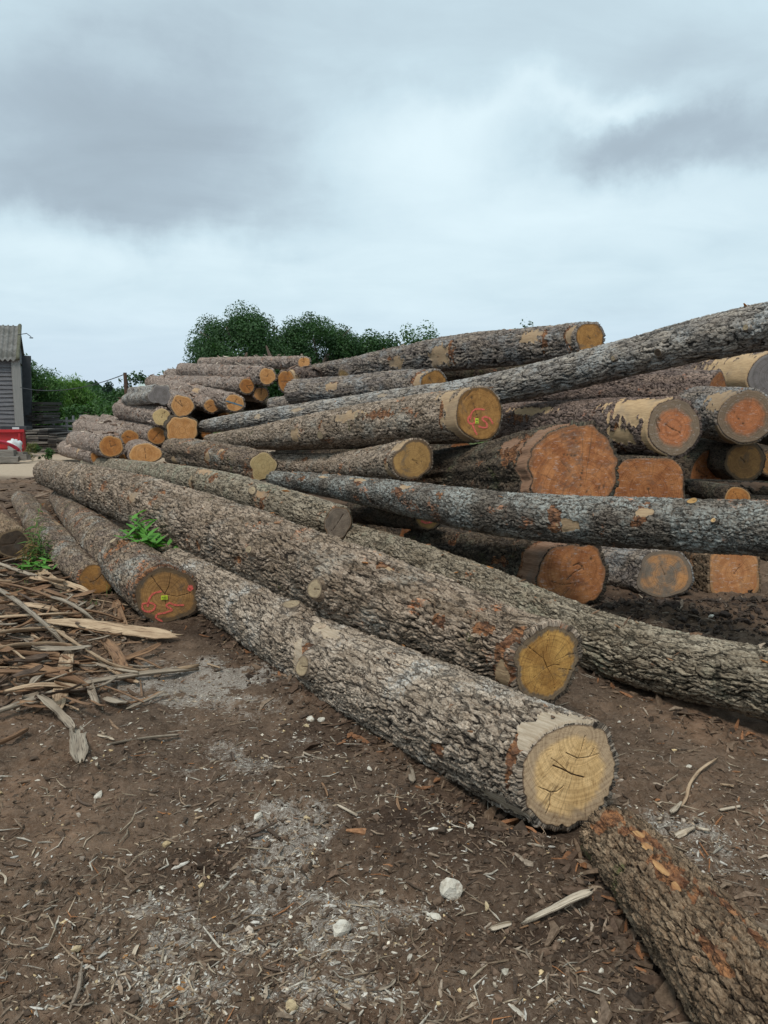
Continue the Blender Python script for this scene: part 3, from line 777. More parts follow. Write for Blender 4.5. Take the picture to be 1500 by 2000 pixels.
def yellow_tag(key, px, py, w_, h_):
    lg = LOGS[key]; c_, n_, u_, s_ = lg['faces'][-1]
    r_ = ray(px, py); p = CAMP + r_ * (((c_ - CAMP) @ n_) / (r_ @ n_)) + n_ * .003; d = np.linalg.norm(p - CAMP)
    ww, hh = w_ * d / FPX, h_ * d / FPX
    rot = np.stack([s_, u_, n_], 1)
    t = MB().box(p, (ww, hh, .004), rot).obj('number_tag', M_TAG, lg['root'])
    k = MB()
    for i in (-1, 0, 1): k.box(p + s_ * i * ww * .22 + u_ * hh * .12 + n_ * .0025, (ww * .12, hh * .3, .001), rot)
    k.box(p - u_ * hh * .28 + n_ * .0025, (ww * .6, hh * .1, .001), rot)
    k.obj('print', M_INK, t)
# ------------------------------------------------------------------ the logs of the stack
def zd(px, py, z):                     # distance at which the sight line meets a given height
    r = ray(px, py); return (z - CAM_H) / r[2]
PB = 'pile'
# --- the long foreground logs
log('A', 'pale grey log lowest in the foreground with a broad straw coloured sawn face', [(300, 1092, 50, 7.4), (450, 1168, 58, 6.0), (640, 1285, 77, 4.75), (850, 1388, 97, 3.85), (1000, 1462, 110, 3.35), (1112, 1512, 120, 3.02)],
    'pale', 'straw', pl=.115, pw=.038, dep=.017, seed=4, lobes=.02, yaw=-7, pitch=-2, res=(95, 330), ncr=0, pith=(1135, 1440), bthick=.02,
    orgs=[(588, 1275, .06, .13), (575, 1300, .05, .1), (1015, 1440, .04, .25), (850, 1470, .05, .04)], knots=[(606, 1302, .058, 'knot', .5, .75), (572, 1192, .05, 'knot', 0, 1.5)], peels=[(640, 1228, .16, .07), (575, 1275, .05, .13), (985, 1578, .2, .05), (1100, 1405, .16, .15), (1060, 1410, .12, .12)],
    cracks=[([(1105, 1470), (1128, 1481), (1150, 1478), (1160, 1462)], 0.0019), ([(1080, 1495), (1098, 1502), (1117, 1512), (1140, 1518)], 0.0031), ([(1060, 1540), (1075, 1547), (1088, 1545), (1100, 1535)], 0.0022), ([(1075, 1547), (1073, 1570), (1066, 1588)], 0.0019),
            ([(1128, 1481), (1136, 1460), (1142, 1436)], 0.0015), ([(1110, 1508), (1090, 1490), (1075, 1480)], 0.0012), ([(1150, 1478), (1172, 1470)], 0.0012), ([(1075, 1547), (1050, 1536)], 0.0012)])
log('B', 'longest foreground log with a golden sawn face', [(92, 924, 27, 14.2), (200, 955, 45, 9.6), (400, 1030, 67, 6.9), (640, 1128, 82, 5.25), (850, 1217, 90, 4.4), (975, 1268, 90, 4.05), (1067, 1296, 90, 3.82)],
    'warm', 'gold', pl=.14, pw=.043, dep=.022, seed=12, lobes=.03, yaw=-15, pitch=-3, res=(90, 300), ncr=0, pith=(1068, 1303), bump=.05, bthick=.024,
    orgs=[(750, 1100, .09, .05), (985, 1310, .06, .22), (995, 1270, .05, .2), (940, 1225, .07, .06), (860, 1215, .05, .05), (300, 968, .1, .1), (265, 960, .12, .1), (380, 1065, .05, .05), (200, 950, .12, .1), (460, 1100, .06, .05)], knots=[(633, 1152, .066, 'knot', .2, .9), (495, 1076, .028, 'knot', 0, 1.4)], peels=[(135, 922, .12, .08), (262, 968, .1, .06), (985, 1330, .04, .12), (755, 1102, .06, .035), (95, 915, .1, .06)],
    cracks=[([(1068, 1303), (1082, 1297), (1092, 1299)], 0.0019), ([(1068, 1303), (1062, 1288), (1060, 1272)], 0.0019), ([(1068, 1303), (1055, 1312), (1040, 1325)], 0.0012), ([(1068, 1303), (1080, 1325), (1084, 1348)], 0.0012),
            ([(1060, 1285), (1030, 1262), (1010, 1256)], 0.0012), ([(1085, 1290), (1110, 1278), (1125, 1276)], 0.0012), ([(1090, 1305), (1125, 1310)], 0.0010), ([(1066, 1275), (1070, 1245), (1068, 1225)], 0.0011)])
log('C', 'long greenish grey log half behind the golden faced log running out of the right side', [(640, 1046, 36, 9.0), (780, 1090, 43, 7.55), (930, 1150, 51, 6.4), (1200, 1264, 62, 4.93), (1500, 1334, 72, 4.08), (1800, 1400, 85, 3.45)],
    'olive', 'ochre', pl=.13, pw=.042, dep=.017, seed=31, lobes=.02, bthick=.02, peels=[(930, 1100, .08, .03)])
log('D', 'left foreground log with a coral painted number and a yellow tag on its brown face', [(118, 975, 21, 13.0), (170, 1030, 36, 9.2), (250, 1100, 52, 7.0), (326, 1163, 63, 5.95)],
    'lich', 'oak', orgs=[(245, 1060, .05, .2), (215, 1075, .04, .2), (300, 1110, .04, .25), (150, 1020, .08, .1)], knots=[(225, 1062, .035, 'knot')], pl=.1, pw=.035, dep=.013, seed=8, lobes=.035, yaw=-16, pitch=-4, squash=(1.04, .98), res=(60, 200), ncr=0, pith=(322, 1160),
    cracks=[([(322, 1160), (330, 1145), (334, 1120)], 0.0025), ([(322, 1160), (306, 1140), (296, 1125)], 0.0031), ([(322, 1160), (345, 1165), (372, 1158)], 0.0019), ([(322, 1168), (326, 1190)], 0.0019)])
log('D2', 'slimmer grey log left of the tagged log with a plain amber face', [(42, 975, 19, 13.6), (80, 1030, 27, 10.2), (135, 1085, 33, 8.2), (190, 1131, 36, 7.0)],
    'lich', 'amber', pl=.07, pw=.032, dep=.011, seed=77, lobes=.06, yaw=-22, squash=(1.03, .93), ncr=2, peels=[(120, 1010, .25, .04)])
log('D3', 'log cut off by the left edge with a dark rotten face', [(-70, 990, 27, 11.4), (-10, 1030, 31, 9.6), (27, 1062, 34, 8.4)],
    'red', 'hollow', pl=.09, pw=.035, dep=.014, seed=5, lobes=.04, yaw=-14)
log('Z', 'short rough brown log lying end up against the straw faced log at the lower right', [(1193, 1638, 70, 2.86), (1270, 1720, 84, 2.55), (1385, 1855, 106, 2.2), (1490, 1990, 124, 1.95), (1600, 2130, 142, 1.74)],
    'red', 'ochre', pl=.07, pw=.032, dep=.016, seed=91, lobes=.05, orgs=[(1190, 1595, .06, .10), (1250, 1620, .12, .07), (1310, 1700, .16, .05), (1390, 1850, .09, .02), (1440, 1770, .15, .03)], near=True, far=True, farface='rust', bthick=.012, peels=[(1262, 1648, .045, .026), (1248, 1622, .03, .018), (1292, 1690, .05, .012), (1320, 1725, .03, .012)])
log('E', 'mossy brown log running from the far left to a grey brown face in mid stack', [(172, 905, 15, 20), (300, 925, 24, 13.4), (420, 948, 31, 10.4), (560, 990, 36, 8.75), (660, 1021, 36, 8.1)],
    'olive', 'greyb', knots=[(497, 962, .05, 'knot', .3), (378, 935, .04, 'knot')], orgs=[(375, 950, .06, .2), (410, 935, .15, .1), (510, 975, .06, .15)], pl=.13, pw=.04, dep=.011, seed=14, yaw=-6, peels=[(400, 918, .3, .07), (370, 950, .08, .1), (510, 965, .12, .05), (590, 962, .1, .03), (175, 893, .15, .1)])
log('F', 'short thick log mottled with yellow lichen and a clean cream face', [(335, 880, 24, 13.2), (390, 886, 27, 12.4), (450, 898, 29, 11.6), (514, 911, 31, 11)],
    'lich', 'cream', orgs=[(400, 890, .08, .2), (435, 885, .05, .1)], pl=.1, pw=.04, dep=.016, seed=18, lobes=.04, yaw=-12, ncr=0, farface='greyb', bump=.1, peels=[(402, 892, .1, .07), (432, 878, .07, .05), (340, 900, .1, .1)])
log('G', 'long blue grey lichened log sloping across the stack and out of the right side', [(535, 937, 18, 10.6), (620, 945, 22, 9.6), (720, 961, 29, 8.4), (860, 985, 39, 7.1), (1000, 1006, 46, 6.3), (1180, 1018, 50, 5.75), (1350, 1026, 54, 5.3), (1500, 1032, 57, 4.95), (1800, 1048, 66, 4.3)],
    'blue', 'ochre', orgs=[(700, 940, .15, .06), (775, 960, .12, .08), (1080, 1015, .06, .12), (1250, 1000, .05, .12), (860, 965, .06, .05), (590, 935, .1, .04)], pl=.05, pw=.024, dep=.012, seed=23, lobes=.03, bump=.05, peels=[(700, 935, .2, .035), (790, 950, .1, .04), (1108, 1025, .1, .05), (1255, 1000, .08, .04), (630, 930, .15, .03)], knots=[(1354, 984, .03, 'ochre', 0, 1.2), (1395, 1018, .014, 'straw')])
log('H', 'flared log end with an ochre face under the numbered log', [(530, 905, 24, 14), (640, 912, 28, 12), (730, 906, 35, 10.4), (806, 898, 44, 9.3)],
    'warm', 'ochre', orgs=[(755, 890, .05, .3), (590, 895, .1, .08)], pl=.14, pw=.04, dep=.013, seed=37, yaw=-8, lobes=.03, squash=(1.04, .94), peels=[(790, 870, .25, .1), (765, 925, .1, .12)])
log('I', 'big log with a coral painted number and yellow tag on its face in mid stack', [(408, 861, 13, 16), (500, 855, 24, 14), (620, 842, 37, 12.2), (760, 826, 48, 10.6), (860, 816, 53, 9.7), (936, 808, 57, 9.1)],
    'warm', 'amber', knots=[(632, 848, .06, 'knot', .2), (700, 812, .04, 'knot')], orgs=[(740, 808, .4, .06), (625, 845, .06, .15), (860, 800, .06, .2)], pl=.16, pw=.042, dep=.014, seed=41, yaw=-10, lobes=.02, squash=(1., 1.), ncr=0, pith=(934, 806), peels=[(890, 815, .24, .4), (875, 770, .2, .1), (675, 813, .5, .07), (575, 850, .14, .12)],
    cracks=[([(918, 752), (921, 775), (926, 795), (934, 820)], 0.0043), ([(896, 790), (915, 770), (921, 762)], 0.0037)])
log('J', 'very long silver grey log rising from the left across the stack to the upper right', [(398, 833, 13, 17), (460, 824, 17, 15.8), (600, 806, 21, 14.4), (780, 785, 27, 12.9), (920, 768, 31, 11.8), (1050, 742, 34, 10.9), (1200, 705, 38, 10), (1350, 668, 43, 9.1), (1500, 637, 48, 8.3), (1680, 606, 55, 7.4)],
    'silver', 'ochre', pl=.24, pw=.06, dep=.018, seed=47, lobes=.03, bump=.05, peels=[(577, 800, .2, .05), (745, 770, .12, .05), (500, 812, .1, .08)], knots=[(1288, 687, .04, 'hollow'), (1200, 700, .03, 'knot'), (1460, 640, .03, 'knot')])
log('K', 'topmost long log with an amber face standing against the sky', [(600, 727, 13, 19.5), (700, 716, 21, 17.2), (810, 700, 30, 15.6), (930, 685, 36, 14.4), (1050, 674, 35, 13.6), (1152, 661, 34, 12.9)],
    'grey', 'amber', orgs=[(875, 690, .1, .2), (1115, 650, .1, .3), (760, 705, .15, .1), (1060, 665, .08, .2)], pl=.28, pw=.065, dep=.03, seed=53, lobes=.03, yaw=-30, bump=.06, knots=[(680, 728, .14, 'straw', .3), (620, 727, .13, 'straw', .3)], peels=[(853, 700, .28, .22), (770, 710, .25, .12), (1035, 652, .22, .14), (1120, 650, .1, .2)])
log('M', 'dark grey log tucked under the topmost log with its amber face half hidden', [(572, 768, 27, 15.4), (680, 762, 29, 14.8), (770, 754, 31, 14.2), (848, 752, 32, 13.6)],
    'grey', 'amber', orgs=[(815, 740, .1, .4), (645, 755, .08, .1)], pl=.2, pw=.05, dep=.02, seed=59, yaw=-22, farface='pine2', peels=[(645, 755, .15, .1), (822, 745, .1, .3)])
# --- the thick butts on the right
log('L', 'thick log with a stripped tan end and grey rimmed orange face', [(960, 826, 38, 13.2), (1080, 830, 47, 11.2), (1200, 832, 55, 9.9), (1315, 835, 61, 8.9)],
    'mauve', 'rustg', orgs=[(1010, 815, .3, .1), (1200, 850, .06, .3)], pl=.2, pw=.06, dep=.02, seed=61, yaw=-14, lobes=.015, squash=(1., 1.), ncr=0, pith=(1315, 835), peels=[(1245, 795, .6, .24), (1300, 850, .1, .5), (1265, 790, .5, .2), (1215, 855, .3, .12), (1030, 800, .6, .08)], bthick=.03,
    cracks=[([(1285, 818), (1310, 836), (1340, 850)], 0.0043), ([(1280, 818), (1283, 830), (1292, 850)], 0.0056)])
log('N', 'grey barked log at the right edge with a grey rimmed orange face', [(1160, 783, 32, 15.2), (1300, 795, 43, 12.6), (1457, 815, 56, 10.4)],
    'grey', 'rustg', pl=.14, pw=.05, dep=.018, seed=67, yaw=-18, lobes=.02, squash=(.97, 1.02), ncr=0, peels=[(1415, 775, .45, .2), (1440, 850, .2, .3)], cracks=[([(1428, 797), (1440, 815), (1457, 833)], 0.0050)])
log('O', 'stripped yellow tan log highest at the right edge under the rising silver log', [(1100, 752, 26, 19), (1300, 742, 38, 14.6), (1440, 737, 47, 12.4), (1512, 735, 51, 11.6)],
    'mauve', 'grey', pl=.16, pw=.06, dep=.02, seed=71, yaw=-22, lobes=.02, peels=[(1450, 725, 1.1, .5), (1360, 735, .45, .1), (1490, 760, .7, .5)], ncr=1)
log('PP', 'small grey rimmed log end below the second orange butt at the right edge', [(1300, 880, 27, 14), (1454, 902, 40, 10.9)],
    'dark', 'oak', pl=.12, pw=.05, dep=.014, seed=73, yaw=-18, lobes=.03, ncr=1)
log('Q', 'enormous rust red log butt in the middle of the stack with torn bark collar', [(850, 938, 58, 10.6), (960, 930, 70, 9.2), (1045, 922, 88, 8.3), (1118, 915, 97, 7.8)],
    'dark', 'rust', orgs=[(1020, 870, .3, .2), (985, 880, .15, .1), (930, 900, .1, .05)], pl=.06, pw=.035, dep=.02, seed=79, yaw=-22, lobes=.018, squash=(.93, 1.0), sup=2.2, bump=.1, ncr=2, pith=(1140, 965), peels=[(1045, 880, .17, .75), (1000, 860, .2, .12)], bthick=.035,
    cracks=[([(1100, 850), (1120, 855), (1131, 868)], 0.0050), ([(1098, 888), (1112, 889), (1130, 890)], 0.0056), ([(1073, 882), (1085, 880)], 0.0037)])
log('R', 'dark red squared log butt between the enormous butt and the grey rimmed ones', [(1160, 925, 48, 11.4), (1266, 955, 68, 8.9)],
    'dark', 'rust', pl=.08, pw=.04, dep=.012, seed=83, yaw=-12, lobes=.01, squash=(1., .95), sup=3.6, ncr=1)
log('S', 'low rust red butt under the lichened log with a mossy dark trunk', [(820, 1076, 50, 8.5), (930, 1092, 57, 7.7), (1040, 1110, 69, 7.0), (1115, 1124, 74, 6.6)],
    'dark', 'rust', orgs=[(1040, 1090, .1, .3), (975, 1095, .1, .05), (880, 1060, .06, .05)], pl=.06, pw=.035, dep=.02, seed=89, yaw=-20, lobes=.018, squash=(1.04, .98), sup=2.5, bump=.09, ncr=2, pith=(1135, 1110), peels=[(1060, 1085, .17, .35)], bthick=.03,
    cracks=[([(1120, 1105), (1130, 1100), (1140, 1112)], 0.0050), ([(1075, 1135), (1100, 1142), (1130, 1138)], 0.0025)])
log('T', 'grey faced low log split with an orange patch beside the dirt mound', [(1150, 1104, 40, 8.1), (1298, 1122, 51, 6.95)],
    'grey', 'tgrey', pl=.1, pw=.045, dep=.009, seed=97, yaw=-26, lobes=.05, ncr=1)
log('U', 'square hewn orange log end low at the right edge behind the dirt mound', [(1330, 1108, 42, 8.2), (1434, 1120, 50, 7.1)],
    'red', 'brick', pl=.1, pw=.045, dep=.012, seed=101, yaw=6, lobes=.008, squash=(1.17, .95), sup=7, ncr=1)
log('V', 'small ochre log end peeping over the lichened log at the right', [(1360, 955, 19, 10.2), (1440, 975, 27, 8.6)], 'dark', 'pine2', pl=.1, pw=.04, dep=.01, seed=103, yaw=-6)
log('V2', 'thin dark log with bare tan strips just above the lichened log', [(1310, 948, 15, 10.6), (1480, 958, 20, 9.6), (1620, 968, 24, 8.9)], 'dark', 'pine2', pl=.12, pw=.04, dep=.012, seed=107, peels=[(1400, 945, .5, .06), (1480, 945, .3, .05)])
log('W', 'small log end with a coral paint stroke peeping under the lichened log', [(690, 999, 22, 9.9), (837, 1008, 31, 7.7)], 'dark', 'ochre', pl=.09, pw=.035, dep=.011, seed=109, yaw=-12)
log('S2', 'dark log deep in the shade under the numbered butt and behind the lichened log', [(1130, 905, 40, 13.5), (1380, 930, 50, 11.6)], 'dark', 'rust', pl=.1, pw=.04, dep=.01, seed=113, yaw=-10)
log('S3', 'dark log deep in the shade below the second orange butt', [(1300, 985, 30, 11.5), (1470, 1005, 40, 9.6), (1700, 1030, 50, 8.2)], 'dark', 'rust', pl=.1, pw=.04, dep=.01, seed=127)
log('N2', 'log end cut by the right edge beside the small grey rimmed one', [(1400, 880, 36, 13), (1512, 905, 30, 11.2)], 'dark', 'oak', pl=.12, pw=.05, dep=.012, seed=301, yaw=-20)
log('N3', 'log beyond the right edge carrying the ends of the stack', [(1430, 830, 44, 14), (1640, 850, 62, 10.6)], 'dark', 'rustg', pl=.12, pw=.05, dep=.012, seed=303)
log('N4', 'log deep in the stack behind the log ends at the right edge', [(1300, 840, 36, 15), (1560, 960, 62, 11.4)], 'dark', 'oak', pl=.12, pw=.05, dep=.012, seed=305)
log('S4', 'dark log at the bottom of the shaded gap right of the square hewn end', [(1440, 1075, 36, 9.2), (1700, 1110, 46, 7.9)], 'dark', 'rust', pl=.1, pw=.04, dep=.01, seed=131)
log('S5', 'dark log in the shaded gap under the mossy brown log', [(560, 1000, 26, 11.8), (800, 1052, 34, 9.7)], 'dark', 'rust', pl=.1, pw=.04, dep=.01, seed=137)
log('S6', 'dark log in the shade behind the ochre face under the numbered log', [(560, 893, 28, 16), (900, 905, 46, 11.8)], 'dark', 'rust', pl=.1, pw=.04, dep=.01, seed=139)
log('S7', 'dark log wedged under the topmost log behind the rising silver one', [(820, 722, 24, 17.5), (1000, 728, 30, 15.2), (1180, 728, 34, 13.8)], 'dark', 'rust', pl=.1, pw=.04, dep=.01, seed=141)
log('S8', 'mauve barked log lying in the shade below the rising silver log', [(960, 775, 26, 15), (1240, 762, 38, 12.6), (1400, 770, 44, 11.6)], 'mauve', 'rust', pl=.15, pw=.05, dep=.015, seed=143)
log('X1', 'short weathered stub under the golden faced log behind the green plants', [(300, 1035, 15, 10.6), (230, 1048, 19, 9.6)], 'red', 'ochre', pl=.1, pw=.04, dep=.01, seed=149)
log('X2', 'old grey timber lying in the shade under the far half of the longest log', [(330, 1030, 12, 11.5), (150, 1003, 12, 12.6)], 'grey', 'greyb', pl=.1, pw=.04, dep=.01, seed=151)

# --- the pine pile at the back left
pp = dict(pl=.3, pw=.09, dep=.028, lobes=.03, k=1.)
GR = None
log('pa', 'pine log with an amber face lowest and leftmost of the back pile', [(148, 860, 19.3, 23.5), (217, 872, 25.3, 16.6)], 'pink', 'pine2', seed=201, yaw=-30, **pp)
log('pa0', 'pine log lying on the ground at the far left foot of the back pile', [(128, 876, 16.6, 26), (192, 892, 17.6, 18)], 'pink', 'pine2', seed=202, peels=[(150, 880, .3, .15)], yaw=-18, **pp)
log('pb', 'small pine log end second from the left in the lowest rows of the back pile', [(158, 836, 17.9, 25), (254, 855, 19.2, 18.2)], 'pink', 'pine2', seed=203, yaw=-26, **pp)
log('pb2', 'shaggy pine log on the left shoulder of the back pile without a visible face', [(165, 822, 12.4, 31), (245, 838, 15.4, 21)], 'pink', 'pine2', seed=204, bump=.12, yaw=-18, **pp)
log('pc', 'pine log with a dark centred face right above the broad flattened one', [(205, 826, 16.6, 26), (306, 851, 20.9, 17.6)], 'pink', 'pine2', seed=205, yaw=-24, **pp)
log('pd', 'broad flattened pine log face low in the back pile with a vertical split', [(250, 862, 20.7, 22), (283, 886, 27.5, 16.4)], 'pink', 'pine', seed=206, yaw=-19, squash=(1.15, .8), cracks=[([(281, 868), (284, 886), (285, 900)], 0.0050)], ncr=0, pl=.16, pw=.055, dep=.012, lobes=.05)
log('pe', 'pine log end mostly hidden behind the mossy brown log', [(225, 880, 13.8, 21), (243, 896, 13.2, 17.6)], 'pink', 'pine', seed=207, yaw=-18, **pp)
log('pf', 'pale pine log below the grey forked one on the left of the back pile', [(240, 800, 20.7, 22.5), (316, 815, 20.9, 17.4)], 'pink', 'cream', seed=208, yaw=-24, **pp)
log('pg', 'weathered grey forked log end on the left top of the back pile', [(262, 778, 20.7, 21), (313, 772, 21, 17.4)], 'silver', 'grey', seed=209, yaw=-28, squash=(1.1, .95), pl=.3, pw=.1, dep=.01, lobes=.13, ncr=0)
log('ph', 'pine log with a pale orange face beside the grey forked one', [(312, 772, 20.7, 22), (356, 793, 23.1, 17)], 'pink', 'pine', seed=210, yaw=-12, pl=.16, pw=.055, dep=.012, lobes=.06)
log('pi', 'fluted square pine butt under the pale orange face', [(338, 826, 24.8, 20), (356, 840, 27.5, 16.5)], 'dark', 'pine', seed=211, yaw=-6, squash=(1.05, .95), sup=3, pl=.2, pw=.08, dep=.008, lobes=.02, flute=(8, .16), ncr=0)
log('pj', 'small pine log end left of the one with a blue paint line', [(318, 762, 17.9, 24), (413, 793, 17.1, 18)], 'pink', 'pine', seed=212, yaw=-14, **pp)
log('pk', 'pine log end with a blue paint line across its orange face', [(300, 750, 17.9, 26), (458, 787, 20.9, 17.2)], 'pink', 'pine', seed=213, yaw=-18, peels=[(380, 762, .4, .1)], **pp)
log('pl_', 'pine log with a dark orange face third from the top of the back pile', [(315, 746, 13.8, 29), (482, 754, 18.2, 17.8)], 'pink', 'pine2', seed=214, yaw=-22, **pp)
log('pm', 'small pine log end tucked right of the dark orange face', [(440, 762, 15.2, 24), (510, 770, 17.1, 17.9)], 'pink', 'pine', seed=215, yaw=-8, **pp)
log('pn', 'pine log with a bright orange face second from the top of the back pile', [(357, 724, 15.2, 27), (522, 735, 19.8, 17.2)], 'pink', 'pine', seed=216, yaw=-18, **pp)
log('po', 'topmost pine log of the back pile in front of the dark trees', [(395, 709, 11.0, 30), (594, 708, 13.8, 18.6)], 'pink', 'pine', seed=217, yaw=-34, **pp)
log('po2', 'pink grey pine log lying behind the upper rows of the back pile', [(330, 733, 12.4, 31), (470, 735, 13.2, 22)], 'pink', 'pine', seed=218, yaw=-18, **pp)
log('pp2', 'dark orange log end deep in the gap right of the fluted butt', [(385, 840, 15.2, 20), (403, 848, 14.3, 17.2)], 'dark', 'pine2', seed=219, yaw=-18, **pp)
log('pq', 'rough brown log piece wedged between the pine pile and the topmost log', [(655, 738, 22.1, 19.5), (560, 745, 25.3, 17.2)], 'mauve', 'pine2', seed=220, yaw=-4, peels=[(575, 735, .2, .2)], **pp)
log('pr', 'stub end with a torn face below the rough brown log piece', [(620, 786, 20.7, 15.6), (531, 791, 15, 16.4)], 'grey', 'pine2', seed=221, pl=.14, pw=.045, dep=.012)
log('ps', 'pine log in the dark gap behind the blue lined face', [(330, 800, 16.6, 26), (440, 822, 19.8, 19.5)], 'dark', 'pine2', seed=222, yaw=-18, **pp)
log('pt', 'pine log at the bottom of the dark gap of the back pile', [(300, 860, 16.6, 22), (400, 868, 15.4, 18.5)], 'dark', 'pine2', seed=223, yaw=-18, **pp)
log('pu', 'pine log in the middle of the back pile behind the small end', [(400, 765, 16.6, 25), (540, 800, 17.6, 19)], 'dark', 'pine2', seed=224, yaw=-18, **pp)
log('pv', 'low pine log behind the left foot of the back pile', [(120, 868, 12.4, 31), (205, 880, 13.2, 24)], 'pink', 'pine2', seed=225, yaw=-18, **pp)

# painted numbers and tags
stroke('D', [(316, 1155), (299, 1160), (291, 1172), (288, 1186)], 3.2)
stroke('D', [(290, 1178), (279, 1180), (279, 1190), (288, 1195), (299, 1192), (303, 1183), (296, 1178), (287, 1178)], 3.2)
stroke('D', [(360, 1182), (342, 1182), (331, 1178), (325, 1184), (336, 1191), (322, 1197), (308, 1200), (305, 1207), (318, 1214)], 3.2)
stroke('D', [(368, 1147), (373, 1146), (374, 1150), (369, 1152), (371, 1148)], 6)
yellow_tag('D', 321, 1167, 12, 8)
stroke('I', [(947, 800), (930, 799), (921, 807), (919, 820)], 3)
stroke('I', [(921, 810), (915, 816), (915, 824), (922, 828), (928, 824), (926, 815)], 3.6)
stroke('I', [(963, 828), (957, 818), (947, 814), (942, 819), (950, 826), (951, 834), (943, 835), (934, 832)], 3.2)
stroke('I', [(923, 830), (928, 842), (932, 849)], 3.4)
yellow_tag('I', 931, 822, 7, 10)
stroke('W', [(822, 1017), (832, 1021), (843, 1019), (846, 1012), (840, 1009)], 4)
stroke('pk', [(441, 783), (458, 788), (474, 793)], 2.6, M_BLUEP)
# ------------------------------------------------------------------ torn bark, chips and stones on the ground
def gpt(px, py, off=0.):
    p = G(px, py)
    for _ in range(4):
        z = float(gh(p[0], p[1])); p = G(px, py, z)
    return p + np.array([0, 0, off])
def strip_mat(name, c1, c2, dk):
    m, T = mat(name); bc = T.attr('bc', True)
    n = T.noise(T.mapv(bc, (3, 60, 10)), 1.5, 5, .7); n2 = T.noise(T.mapv(bc, (2, 12, 5)), 1.5, 3, .6)
    c = T.mix(T.ss(n2, .35, .65), c1, c2); c = T.mix(T.ss(n, .5, .36), c, dk)
    c = T.mix(T.ss(n, .58, .72, 0., .5), c, T.mix(1., c, (1.5, 1.45, 1.4), 'MULTIPLY'))
    T.out(c, .85, T.bump(n, .9, .008), spec=.2); return m
SM = dict(tan=strip_mat('torn_bark_tan', (.50, .37, .245), (.36, .25, .16), (.13, .075, .045)),
          brown=strip_mat('torn_bark_brown', (.27, .16, .09), (.19, .11, .065), (.06, .035, .022)),
          grey=strip_mat('torn_bark_grey', (.36, .30, .23), (.25, .20, .15), (.08, .06, .045)),
          dark=strip_mat('torn_bark_dark', (.13, .09, .065), (.09, .062, .045), (.035, .025, .018)),
          pale=strip_mat('split_wood_pale', (.55, .47, .37), (.44, .36, .27), (.2, .15, .1)))
def strip_mesh(name, pts, wd, th, m, seed, curl=.25, fray=.0):
    rg = np.random.default_rng(seed)
    pts = catmull(pts, 24) if len(pts) > 2 else catmull(pts, 16)
    n = len(pts); s = np.concatenate([[0], np.cumsum(np.linalg.norm(np.diff(pts, axis=0), axis=1))]); t = s / s[-1]
    T_ = np.gradient(pts, axis=0); T_ /= np.linalg.norm(T_, axis=1)[:, None]
    B_ = np.cross(T_, [0, 0, 1.]); B_ /= np.linalg.norm(B_, axis=1)[:, None]; N_ = np.cross(B_, T_)
    tw = rg.uniform(-.5, .5) + rg.uniform(-.6, .6) * t
    B2 = B_ * np.cos(tw)[:, None] + N_ * np.sin(tw)[:, None]; N2 = np.cross(B2, T_)
    K = 7; wv = np.linspace(-1, 1, K)
    ea, eb = rg.uniform(.04, .22, 2); env = np.clip(np.minimum(t / ea, (1 - t) / eb), 0, 1)**.75 * .6 + .4
    wobL = 1 + .35 * fbm(s * 9, s * 0 + 1, 0, seed, 3); wobR = 1 + .35 * fbm(s * 9, s * 0 + 7, 0, seed + 1, 3)
    V = []
    for side in (1, -1):
        for k in range(K):
            w_ = wv[k] * wd / 2 * env * (wobL if wv[k] < 0 else wobR)
            e_ = rg.normal(0, 1, 1)
            endj = np.zeros(n); endj[0] = rg.normal(0, .5) * wd * (.4 + fray); endj[-1] = rg.normal(0, .5) * wd * (.4 + fray)
            if side == 1 and k == 0: EJ = []
            if side == 1: EJ.append(endj)
            endj = EJ[k]
            z_ = curl * wd * (wv[k]**2) + th * side * .5 * (1 - .6 * abs(wv[k])) + .15 * th * fbm(s * 20, s * 0 + k, 0, seed + 5, 2)
            V.append(pts + B2 * w_[:, None] + N2 * np.asarray(z_ * np.ones(n))[:, None] + T_ * endj[:, None])
    V = np.array(V); BC = np.zeros((2 * K, n, 3)); BC[..., 0] = s + seed; BC[:K, :, 1] = (wv * wd / 2)[:, None]; BC[K:, :, 1] = (wv * wd / 2)[:, None] + .5
    q = []; ix = lambda a, b: a * n + b
    for b in range(n - 1):
        for a in range(K - 1):
            q.append((ix(a, b), ix(a, b + 1), ix(a + 1, b + 1), ix(a + 1, b)))
            q.append((ix(K + a, b), ix(K + a + 1, b), ix(K + a + 1, b + 1), ix(K + a, b + 1)))
        q.append((ix(0, b), ix(K, b), ix(K, b + 1), ix(0, b + 1))); q.append((ix(K - 1, b), ix(K - 1, b + 1), ix(2 * K - 1, b + 1), ix(2 * K - 1, b)))
    for a in range(K - 1):
        q.append((ix(a, 0), ix(a + 1, 0), ix(K + a + 1, 0), ix(K + a, 0))); q.append((ix(a, n - 1), ix(K + a, n - 1), ix(K + a + 1, n - 1), ix(a + 1, n - 1)))
    return mesh(name, V.reshape(-1, 3), q, None, m, dict(bc=BC.reshape(-1, 3)), True)
def place(name, me, label, cat, group=None):
    """link a mesh whose coordinates are in the world, moving its origin to its own foot"""
    co = np.zeros(len(me.vertices) * 3, np.float32); me.vertices.foreach_get('co', co); co = co.reshape(-1, 3)
    c = co.mean(0); c[2] = co[:, 2].min(); co -= c; me.vertices.foreach_set('co', co.ravel()); me.update()
    o = link(name, me); o.location = c.tolist(); return tag(o, label, cat, group)
